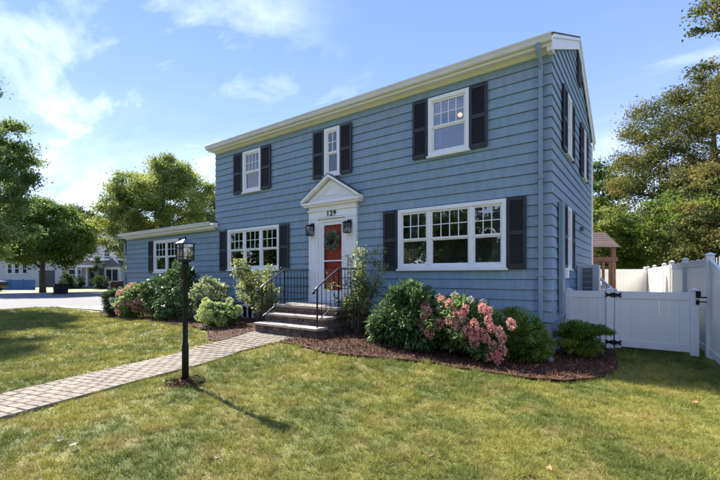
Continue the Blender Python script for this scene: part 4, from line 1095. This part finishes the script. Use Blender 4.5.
# right-hand bed
shrub('rhododendron', 'leafy green rhododendron between the stoop and the pink hydrangea', Bs(-2.5, -1.15), [(-.1, 0, .52, .48, .5, .5), (.25, .05, .8, .42, .38, .42), (-.35, -.05, .33, .3, .35, .3), (.45, -.1, .4, .35, .35, .38)], 11000, .125, M_rhodo, 'rhododendron', lumps=60, lump_r=.17, aspect=.28, stems=12)
b0 = Bs(-1.28, -1.0); bl = (-.1, 0, .60, .74, .52, .46)
h3 = shrub('hydrangea_shrub', 'big pink-headed hydrangea in front of the right-hand triple window', b0, [bl, (.35, -.2, .42, .45, .4, .3)], 9500, .085, M_hyd, 'hydrangea', lumps=60, lump_r=.16, aspect=.6, stems=14)
# heads in drooping clusters, placed on the crown of the shrub
hp = [(-.62, -.42, .93), (-.55, -.46, .82), (-.60, -.47, .70), (-.70, -.44, .60), (-.64, -.45, .52), (-.02, -.45, .84), (.03, -.5, .76), (.0, -.52, .66), (.05, -.52, .58), (.42, -.35, .93), (.50, -.33, .88), (.25, -.55, .55), (.32, -.58, .48), (.36, -.58, .38), (.48, -.55, .52), (.55, -.55, .44), (.63, -.52, .35), (.66, -.52, .24), (.70, -.5, .16), (.60, -.55, .20), (.18, -.56, .50), (.78, -.45, .46), (.74, -.48, .56), (-.35, -.3, 1.04), (.78, -.5, .28), (-.15, -.42, .98), (.15, -.45, .90), (-.3, -.52, .62), (.9, -.4, .7)]
heads(h3, [(b0[0] + a + .05, b0[1] + b_, b0[2] + c) for a, b_, c in hp + [(.12, -.5, .8), (.55, -.45, .72), (.62, -.5, .62), (-.5, -.5, .45), (-.1, -.55, .7), (.35, -.55, .66)]], PINK, .92)
heads(h3, [(b0[0] + a, b0[1] + b_, b0[2] + c) for a, b_, c in ((-.45, -.1, 1.06), (-.1, -.15, 1.12), (.2, -.2, 1.06), (.4, -.1, 1.02), (-.3, -.35, .9), (.15, -.5, .75), (-.72, -.2, .8))], CREAM, 1.1)
sb = MB()
for k in range(5): x_ = random.uniform(-.8, .7); p = Vector(b0) + Vector((x_, 0, .9)); sb.tube([p, p + Vector((random.uniform(-.05, .1), 0, random.uniform(.2, .38)))], .004, 4)
sb.obj('stems', M_stem, h3)
shrub('yew_shrub', 'rounded dark yew shrub at the right corner of the house', Bs(-.42, -.72), [(0, 0, .45, .46, .42, .50), (.12, 0, .3, .5, .44, .34)], 36000, .036, M_yew, lumps=150, lump_r=.085, aspect=.5, cl=.8)
# low spreading shrub with flat tiers
b0 = Bs(.44, .1); t_ = []
for k in range(20):
    a = random.uniform(0, 2 * pi); r = random.uniform(.05, .42); t_.append((r * cos(a), r * sin(a) * .8, .22 + random.uniform(.1, .52) * (1 - r), .2, .18, .04))
t_ += [(0, 0, .2, .3, .3, .1)]
shrub('spreading_yew', 'low tiered spreading evergreen in the mulch before the white fence panel', b0, t_, 30000, .036, M_yew, lumps=110, lump_r=.08, aspect=.5, stems=18, cl=.6)
# fuzzy ground cover round the lamp post
gc = thing('ground_cover_plant', 'low dark green clump round the foot of the lamp post', 'plant', (LAMP[0], LAMP[1], 0))
a = rng.uniform(0, 2 * pi, 900); r = .08 + .17 * rng.uniform(0, 1, 900) ** .7
C = np.stack([LAMP[0] + r * np.cos(a), LAMP[1] + r * np.sin(a), rng.uniform(.01, .06, 900)], 1); C = C[(C[:, 0] - LAMP[0]) * FWD.x + (C[:, 1] - LAMP[1]) * FWD.y > -.09]
link('foliage', leaves_mesh('foliage', C, .035, M_dkgreen), gc)

# ------------------------------------------------------------------ trees
def tree(name, label, base, H, blobs, nclump, nleaf, leaf, m, r0=.2, group=None, clump_r=.7, cat='tree', mains=7, seed=0, trunk_h=.35, bark=None, flat=.6, lean=(0, 0)):
    rs_ = random.Random(seed + 11); t_ = thing(name, label, cat, base, group)
    P, d = blob_points(blobs, nclump, .6)
    tb = MB(); b = Vector(base)
    cz = np.mean(np.array(blobs)[:, 2]); top = Vector((lean[0], lean[1], H * .86))
    trunk = [b + Vector((0, 0, -.2)), b + Vector((lean[0] * .1, 0, H * .12)), b + Vector((lean[0] * .3 + rs_.uniform(-.1, .1), lean[1] * .3, H * trunk_h)), b + Vector((lean[0] * .6 + rs_.uniform(-.2, .2), lean[1] * .6, H * .62)), b + top]
    tb.tube(trunk, [r0 * 1.25, r0, r0 * .82, r0 * .45, r0 * .08], 8)
    # main limbs reach towards spread-out clumps, smaller ones fork from them
    order = rng.permutation(nclump); ms = []
    for i in order[:mains * 2]:
        e = b + Vector(P[i]); zs = min(max(e.z - b.z - .35 * math.hypot(e.x - b.x, e.y - b.y), H * trunk_h * .7), H * .75)
        f = zs / H; st = b + Vector((lean[0] * f, lean[1] * f, zs))
        mid = st.lerp(e, .5) + Vector((rs_.uniform(-.2, .2), rs_.uniform(-.2, .2), rs_.uniform(0, .35)))
        rr_ = r0 * .42 * (1 - f * .5); tb.tube([st, mid, e], [rr_, rr_ * .6, rr_ * .15], 6); ms += [mid, st.lerp(mid, .6), mid.lerp(e, .5)]
    for i in order[mains * 2:mains * 2 + 90]:
        e = b + Vector(P[i]); st = min(ms, key=lambda q: (q - e).length + (3 if q.z > e.z + .5 else 0))
        mid = st.lerp(e, .5) + Vector((rs_.uniform(-.15, .15), rs_.uniform(-.15, .15), rs_.uniform(0, .2)))
        tb.tube([st, mid, e], [r0 * .11, r0 * .07, r0 * .02], 4, False)
    tb.obj('trunk', bark or M_bark, t_, smooth=True)
    idx = rng.integers(0, nclump, nleaf)
    cs = rng.uniform(.55, 1.25, nclump)[idx][:, None] * clump_r
    off = rng.normal(size=(nleaf, 3)) * .5 * cs; off[:, 2] *= flat
    C = P[idx] + off + np.array(base)
    C[:, 2] = np.maximum(C[:, 2], base[2] + .1)
    var = np.clip(.3 + .3 * rng.uniform(-1, 1, nclump)[idx] + rng.normal(.1, .16, nleaf), 0, 1)
    link('crown', leaves_mesh('crown', C, leaf, m, var, .6, .25, None, .25), t_)
    return t_
def CW(px, dep): 
    r_ = (px - 360) / 397 * dep; return (CAMX + RGT.x * r_ + FWD.x * dep, CAMY + RGT.y * r_ + FWD.y * dep, 0)
def rb(l):     # blobs given as (right, forward, z, r_right, r_fwd, r_z) in the tree's own frame
    return [(a * RGT.x + b * FWD.x, a * RGT.y + b * FWD.y, z, r, r, rz) for a, b, z, r, rz in l]
M_oakL = leafmat('street_tree_leaf', [(.06, .11, .03), (.15, .22, .05), (.28, .34, .10)], wscale=.8)
M_maple = leafmat('maple_leaf', [(.06, .12, .022), (.15, .22, .04), (.29, .33, .08)], wscale=.5)
M_gold = leafmat('turning_leaf', [(.13, .19, .04), (.28, .33, .07), (.50, .50, .15)], wscale=.35)
M_oakR = leafmat('oak_autumn_leaf', [(.06, .08, .022), (.14, .155, .038), (.30, .21, .06)], wscale=.3)
M_bright = leafmat('bright_leaf', [(.07, .12, .015), (.15, .20, .03), (.30, .32, .07)], wscale=.5)
M_far = leafmat('distant_leaf', [(.03, .05, .02), (.06, .09, .03), (.10, .13, .045)], wscale=.2)

tree('street_tree', 'tall green tree at the left edge overhanging the lawn', CW(-38, 17.5), 12.6, rb([(-.1, 0, 11.2, 1.2, 1.6), (0, 0, 8.4, 2.0, 2.4), (.3, 0, 5.3, 2.5, 2.1), (.3, 0, 3.6, 2.6, 1.3), (-.8, 1, 6.5, 2.6, 3)]), 230, 95000, .11, M_oakL, .2, clump_r=.5, seed=1, flat=.55)
tree('maple_tree', 'round-crowned green maple with low forked trunk across the street', (-41.8, 3.8, 0), 8.4, rb([(.2, 0, 5.2, 4.2, 2.6), (-2.2, 0, 4.8, 3.2, 2.2), (2.2, 0, 4.4, 2.3, 1.9), (0, 0, 6.6, 2.6, 1.6)]), 190, 75000, .17, M_maple, .23, clump_r=.85, seed=2, trunk_h=.22, mains=9)
tree('golden_tree', 'broad yellow-green tree rising behind the one-storey wing', CW(163, 36), 13.5, rb([(-.5, 0, 8.0, 3.9, 3.2), (-2.8, 0, 6.0, 2.9, 3.2), (2.6, 0, 7.2, 3.0, 3.4), (1.4, 0, 10.6, 2.1, 1.8), (-2.2, 0, 9.3, 1.9, 1.9), (-2.6, 0, 3.8, 1.4, 1.6)]), 250, 95000, .17, M_gold, .34, clump_r=.8, seed=3)
tree('background_tree', 'dark feathery tree between the maple and the golden tree', CW(80, 62), 14, rb([(0, 0, 9, 3.4, 3.2), (-3, 0, 8, 2.8, 2.6), (2.4, 0, 7.5, 2.2, 2.5)]), 90, 15000, .34, M_far, .3, clump_r=.9, seed=4)
tree('background_tree', 'dark green tree seen just left of the main block above the wing roof', CW(212, 48), 13, rb([(0, 0, 8.5, 3.0, 3.2), (-1.5, 0, 6, 3, 3)]), 80, 14000, .3, M_far, .3, clump_r=.9, seed=5)
tree('background_tree', 'hazy green tree behind the left houses', CW(30, 66), 13, rb([(0, 0, 7.5, 5.5, 4.2), (-5, 0, 7, 4, 4)]), 120, 18000, .36, M_gold, .3, clump_r=1.1, seed=6)
tree('background_tree', 'dark evergreen standing behind the tan house roof', CW(104, 64), 12, rb([(0, 0, 7.0, 3.5, 4.0), (4, 0, 6, 3, 3.5)]), 90, 14000, .34, M_far, .3, clump_r=1.0, seed=7)
# right side
tree('oak_tree', 'big brownish-green oak towering over the right fence', CW(712, 25), 14.5, rb([(-.6, 0, 10.0, 4.6, 3.8), (-3.2, 0, 7.0, 3.0, 2.8), (1.5, 0, 11.2, 3.4, 3.0), (-1.0, -1, 5.2, 4.2, 2.3), (3, -1, 6.5, 3.5, 3.5)]), 360, 165000, .12, M_oakR, .38, clump_r=.85, seed=8, mains=10, flat=.6)
tree('overhanging_tree', 'sparse autumn branches reaching in at the top right corner', CW(800, 13), 12, rb([(-2.2, 0, 10.3, 1.1, .8), (-2.3, 0, 8.6, .9, .25), (.6, 0, 9, 1.8, 2.0)]), 70, 11000, .10, M_oakR, .2, clump_r=.42, seed=9, flat=.4)
tree('evergreen_tree', 'dark green tree beside the gable at the back of the yard', CW(602, 32), 11.5, rb([(-.2, 0, 7.6, 1.9, 3.0), (-.6, 0, 4.6, 2.6, 3.0)]), 110, 20000, .2, M_maple, .25, clump_r=.7, seed=10)
tree('lime_tree', 'bright yellow-green small tree behind the cedar play tower', CW(603, 21), 5.6, rb([(0, 0, 3.7, 1.5, 1.4), (-.8, 0, 2.8, 1.5, 1.2), (1.0, 0, 2.6, 1.2, 1.2)]), 90, 17000, .13, M_bright, .12, clump_r=.42, seed=11)
tree('understorey_tree', 'mid-green tree filling the gap above the far fence', CW(640, 22.5), 6.8, rb([(0, 0, 3.2, 2.6, 2.4), (1.6, 0, 4.4, 2.0, 1.8)]), 120, 24000, .15, M_maple, .15, clump_r=.6, seed=12, flat=.45)
tree('understorey_tree', 'olive-green layered tree above the right fence posts', CW(690, 20), 6.8, rb([(0, 0, 3.4, 2.5, 2.2), (1.8, 0, 4.6, 2.0, 1.8), (2.6, -2, 3.0, 2, 2)]), 130, 26000, .14, M_bright, .15, clump_r=.55, seed=13, flat=.35)
tree('understorey_tree', 'shadowy green tree at the far right behind the shed', CW(735, 17), 7.0, rb([(0, 0, 4.2, 2.0, 2.6), (-.6, 0, 2.8, 1.8, 1.6)]), 100, 18000, .13, M_oakR, .15, clump_r=.5, seed=14, flat=.4)
# distant wood closing the view
nW = 120000
ang = rng.uniform(-pi, pi, nW); dist = rng.uniform(75, 110, nW)
hW = 6 + 2.5 * np.sin(ang * 17) + 1.5 * np.sin(ang * 41 + 1) + 1.2 * np.sin(ang * 83)
zz = hW * rng.uniform(0, 1, nW) ** .8
C = np.stack([-5 + np.sin(ang) * dist, np.cos(ang) * dist, zz], 1)
link('woods', leaves_mesh('woods', C, .9, M_far, aspect=.7), kind='stuff')

t0 = tree('street_tree', 'leafy street tree in the row opposite the front lawn', (-30, -31, 0), 11, rb([(0, 0, 6.5, 3.6, 3.6), (1.5, 0, 5, 3, 2.6), (-1.8, 0, 4.6, 2.6, 2.4)]), 120, 16000, .34, M_far, .25, 'street trees opposite the front lawn', clump_r=1.0, seed=21)
for i, (x_, y_, s_) in enumerate([(-22, -33, 1.1), (-14, -30, .95), (-6, -32, 1.15), (3, -30, 1.0), (11, -32, 1.1), (-38, -29, 1.0), (-46, -33, 1.2), (19, -28, 1.0)]):
    c = copytree(t0); c.location = (x_, y_, 0); c.rotation_euler = (0, 0, i * 1.3); c.scale = (s_, s_, s_)

# ------------------------------------------------------------------ houses across the street
def framebox(nm, mb, m, par): return mb.obj(nm, m, par)
def far_house(label, px0, px1, dep, wallm, roofm, z_eave, z_ridge, depth=8, hip=False):
    a = Vector(CW(px0, dep)[:2]); b = Vector(CW(px1, dep)[:2]); d = (b - a); L = d.length; d.normalize(); n = Vector((-d.y, d.x))
    if n.dot(FWD.to_2d()) < 0: n = -n
    t_ = thing('far_house', label, 'house', (a.x, a.y, 0))
    def P(u, v, z): q = a + d * u + n * v; return (q.x, q.y, z)
    def bx(nm, u0, u1, v0, v1, z0, z1, m, par=t_): return MB().hexa([P(u0, v0, z0), P(u1, v0, z0), P(u1, v1, z0), P(u0, v1, z0), P(u0, v0, z1), P(u1, v0, z1), P(u1, v1, z1), P(u0, v1, z1)]).obj(nm, m, par)
    bx('wall', 0, L, 0, depth, -.1, z_eave, wallm)
    o = .35; ins = 2.5 if hip else 0
    vs = [P(-o, -o, z_eave - .05), P(L + o, -o, z_eave - .05), P(L + o, depth + o, z_eave - .05), P(-o, depth + o, z_eave - .05), P(ins - (0 if hip else o), depth / 2, z_ridge), P(L - ins + (0 if hip else o), depth / 2, z_ridge)]
    MB().add(vs, [(0, 1, 5, 4), (2, 3, 4, 5), (1, 2, 5), (3, 0, 4), (3, 2, 1, 0)]).obj('roof', roofm, t_)
    bx('fascia', -o, L + o, -o - .03, -o, z_eave - .25, z_eave - .02, M_white)
    def win(u, z, w_=.9, h_=1.3):
        f = bx('window', u - w_ / 2 - .09, u + w_ / 2 + .09, -.06, -.002, z - .09, z + h_ + .09, M_white)
        bx('pane', u - w_ / 2, u + w_ / 2, -.075, -.062, z, z + h_, mat('far_glass', (.03, .035, .04), .15), f)
        bx('sash_bar', u - w_ / 2, u + w_ / 2, -.09, -.077, z + h_ / 2 - .03, z + h_ / 2 + .03, M_white, f)
    return t_, P, bx, win, L
M_tan = mat('tan_clapboard', (.33, .26, .22), .8, var=.1); M_farroof = mat('grey_far_roof', (.17, .165, .17), .95, var=.15, vscale=1.5); M_whs = mat('white_clapboard', (.48, .48, .48), .7, var=.05)
t_, P, bx, win, L = far_house('tan house with steep grey roof and white columned porch across the street', 62, 150, 50, M_tan, M_farroof, 3.7, 7.9, 9)
for u in (1.3, 2.0, 6.2, 7.1, 9.2): win(u, 1.0, .8, 1.3)
bx('porch_roof', 2.7, 5.4, -1.6, -.01, 2.55, 2.85, M_white); bx('door', 3.6, 4.5, -.05, -.003, .2, 2.3, mat('dark_door', (.03, .03, .035), .5)); bx('porch_floor', 2.6, 5.5, -1.7, -.01, 0, .2, M_conc)
for u in (2.85, 5.15): bx('column', u - .13, u + .13, -1.5, -1.25, .2, 2.55, M_white); 
for u in (3.3, 4.7): bx('column', u - .13, u + .13, -.3, -.05, .2, 2.55, M_white)
bx('bay', 5.9, 7.9, -.9, -.02, 0, 2.7, M_white)
f = bx('window', 6.1, 7.7, -.95, -.905, .9, 2.3, mat('far_glass', (0, 0, 0)))
for u in (6.1, 6.85, 7.62): bx('mullion', u, u + .09, -.98, -.955, .9, 2.3, M_white, f)
MB().add([P(5.6, -1.1, 2.7), P(8.2, -1.1, 2.7), P(6.9, -1.1, 3.7), P(5.6, 2, 2.7), P(8.2, 2, 2.7), P(6.9, 3, 3.7)], [(0, 1, 2), (0, 2, 5, 3), (1, 4, 5, 2)]).obj('gable_roof', M_farroof, t_)
for k in range(6): win(1.2 + k * 1.5, 4.0, .6, .8) if k in (3, 4) else None
bx('chimney', 9.0, 9.8, 3.8, 4.6, 7.0, 8.6, mat('far_brick', (.25, .1, .07), .9, var=.2))
t_, P, bx, win, L = far_house('white clapboard house with dark windows behind the maple and blue fence', -60, 66, 56, M_whs, M_farroof, 4.2, 6.6, 9)
for u in (4.2, 5.6, 9.9, 10.9, 12.0): win(u, 1.9, .55, 1.3)
bx('garage_door', 14.0, 16.2, -.05, -.003, 0, 2.3, mat('dark_garage', (.06, .06, .07), .6))
bf = thing('blue_fence', 'long low blue panel fence in front of the white house', 'fence', CW(-40, 41))
a = Vector(CW(-70, 41)[:2]); b = Vector(CW(44, 43)[:2]); d = (b - a); L = d.length; d.normalize(); n = Vector((-d.y, d.x)); M_bf = mat('blue_panel', (.05, .16, .36), .5, var=.12)
for k in range(int(L / 1.2)):
    p = a + d * (1.2 * k); q = p + d * 1.14
    MB().hexa([(p.x, p.y, 0), (q.x, q.y, 0), (q.x + n.x * .05, q.y + n.y * .05, 0), (p.x + n.x * .05, p.y + n.y * .05, 0), (p.x, p.y, 1.1), (q.x, q.y, 1.1), (q.x + n.x * .05, q.y + n.y * .05, 1.1), (p.x + n.x * .05, p.y + n.y * .05, 1.1)]).obj('board', M_bf, bf)
    MB().box(p.x - .05, p.x + .05, p.y - .05, p.y + .05, 0, 1.16).obj('post', M_bf, bf)
# trash bins
def bin_(px, dep, label, k=.78):
    c = CW(px, dep); t_ = thing('wheeled_bin', label, 'trash bin', c, 'black wheeled bins across the street'); x, y = c[:2]
    MB().hexa([(x - .24, y - .27, .05), (x + .24, y - .27, .05), (x + .24, y + .27, .05), (x - .24, y + .27, .05), (x - .3, y - .35, 1.0), (x + .3, y - .35, 1.0), (x + .3, y + .35, 1.0), (x - .3, y + .35, 1.0)]).obj('body', M_black, t_, bevel=.02)
    MB().hexa([(x - .32, y - .38, 1.0), (x + .33, y - .38, 1.0), (x + .33, y + .38, 1.0), (x - .32, y + .38, 1.0), (x - .27, y - .3, 1.09), (x + .3, y - .3, 1.12), (x + .3, y + .3, 1.12), (x - .27, y + .3, 1.09)]).obj('lid', M_black, t_, bevel=.02)
    for s_ in (-1, 1): MB().tube([(x - .25, y + s_ * .26, .11), (x - .25, y + s_ * .32, .11)], .11, 12).obj('wheel', M_black, t_)
    MB().tube([(x - .33, y - .25, .98), (x - .38, y - .25, .98), (x - .38, y + .25, .98), (x - .33, y + .25, .98)], .02, 6).obj('handle', M_black, t_)
    t_.scale = (k, k, k)
bin_(57.5, 32.3, 'left one of the two black wheeled trash bins at the far kerb')
bin_(64.0, 32.6, 'right one of the two black wheeled trash bins at the far kerb')
# parked cars
def car(px, dep, rot, m, label):
    t_ = thing('parked_car', label, 'car', CW(px, dep)); base = t_.location.copy()
    prof = [(-2.2, .35), (-2.25, .75), (-2.1, .95), (-1.2, 1.02), (-.6, 1.42), (.9, 1.45), (1.7, 1.05), (2.15, .95), (2.25, .6), (2.2, .35)]
    def R(x, y, z): return (base.x + x * cos(rot) - y * sin(rot), base.y + x * sin(rot) + y * cos(rot), z)
    def loc(mb): mb.v = [R(*v) for v in mb.v]; return mb
    loc(MB().prism(prof, -.86, .86, 'y')).obj('body', m, t_, bevel=.05)
    gl = mat('car_glass', (.015, .018, .02), .1)
    loc(MB().prism([(-1.1, 1.02), (-.58, 1.37), (.1, 1.39), (.1, 1.02)], -.875, .875, 'y')).obj('side_window', gl, t_); loc(MB().prism([(.18, 1.02), (.18, 1.39), (.86, 1.38), (1.5, 1.06)], -.875, .875, 'y')).obj('side_window', gl, t_)
    loc(MB().hexa([(-1.19, -.7, 1.04), (-1.14, -.7, 1.0), (-1.14, .7, 1.0), (-1.19, .7, 1.04), (-.66, -.62, 1.42), (-.6, -.62, 1.36), (-.6, .62, 1.36), (-.66, .62, 1.42)])).obj('windscreen', gl, t_)
    for x in (-1.4, 1.4):
        for y in (-.8, .8):
            w_ = loc(MB().tube([(x, y - .1, .33), (x, y + .1, .33)], .33, 16)).obj('wheel', M_black, t_); loc(MB().tube([(x, y - .11, .33), (x, y + .11, .33)], .19, 12)).obj('rim', M_acgrey, w_)
    for y in (-.6, .6): loc(MB().box(-2.28, -2.2, y - .16, y + .16, .68, .82)).obj('headlight', M_bulb, t_)
car(137, 40, 1.1, mat('dark_maroon_paint', (.04, .008, .01), .25), 'dark maroon car parked in front of the tan house')
car(-24, 38, .9, mat('black_paint', (.01, .01, .012), .25), 'black car parked by the blue fence at the left edge')
# foundation hedge of the tan house
M_fh = leafmat('far_hedge_leaf', [(.02, .04, .015), (.045, .075, .02), (.09, .12, .04)], wscale=1)
for i, (px, dep, rx, rz, lab) in enumerate(((76, 47, 1.0, .7, 'low shrub left of the white porch across the street'), (101, 46, 1.2, .8, 'low shrub right of the white porch across the street'), (66, 47, .8, .9, 'clipped shrub at the left corner of the tan house'), (98, 48.3, .6, 1.9, 'tall narrow evergreen beside the white porch'))):
    shrub('far_shrub', lab, CW(px, dep), [(0, 0, rz, rx, rx * .7, rz)], 2500, .14, M_fh, 'shrub', lumps=25, lump_r=.3)

# ------------------------------------------------------------------ fallen leaves on the lawn
M_fl = mat('dry_leaf', (.34, .17, .08), .8, var=.3, vscale=20); M_fl2 = mat('pale_leaf', (.42, .33, .21), .8, var=.2, vscale=20)
lf = []
for m_ in (M_fl, M_fl2):
    mb = MB(); pts = [(0, 0), (.35, -.25), (.75, -.3), (.6, -.05), (1, 0), (.6, .08), (.7, .32), (.3, .22)]
    mb.add([(x - .5, y, .08 * math.sin(x * 3) + abs(y) * .35) for x, y in pts], [(0, 1, 2, 3, 4), (0, 4, 5, 6, 7)]); me = bpy.data.meshes.new('fallen_leaf'); me.from_pydata(mb.v, [], mb.f); me.materials.append(m_); lf.append(me)
spots = [(-2.55, -6.68, 1, .10), (-2.78, -6.72, 1, .08), (-1.35, -6.1, 1, .05), (.05, -5.05, 0, .08), (.85, -4.7, 0, .07), (1.9, -2.0, 0, .09), (-.2, -3.6, 0, .06), (-4.3, -4.3, 0, .06)]
for i, (x, y, k, s_) in enumerate(spots):
    o = link('fallen_leaf', lf[k]); o.location = (x, y, float(gz(x, y)) + .035); o.scale = (s_, s_, s_); o.rotation_euler = (random.uniform(-.3, .3), random.uniform(-.3, .3), random.uniform(0, 6))
    tag(o, ['larger of two pale curled dead leaves lying side by side on the lawn', 'smaller of two pale curled dead leaves lying side by side on the lawn', 'small pale dead leaf alone on the lawn beyond the tip of the lamp shadow', 'rust-brown dead leaf in the middle of the right-hand lawn', 'rust-brown dead leaf on the open lawn nearer the right edge', 'rust-brown dead leaf in the house shadow before the white gate', 'tiny brown dead leaf near the edge of the right-hand mulch bed', 'tiny brown dead leaf between the paver walk and the lamp post'][i], 'leaf', 'fallen leaves on the lawn')
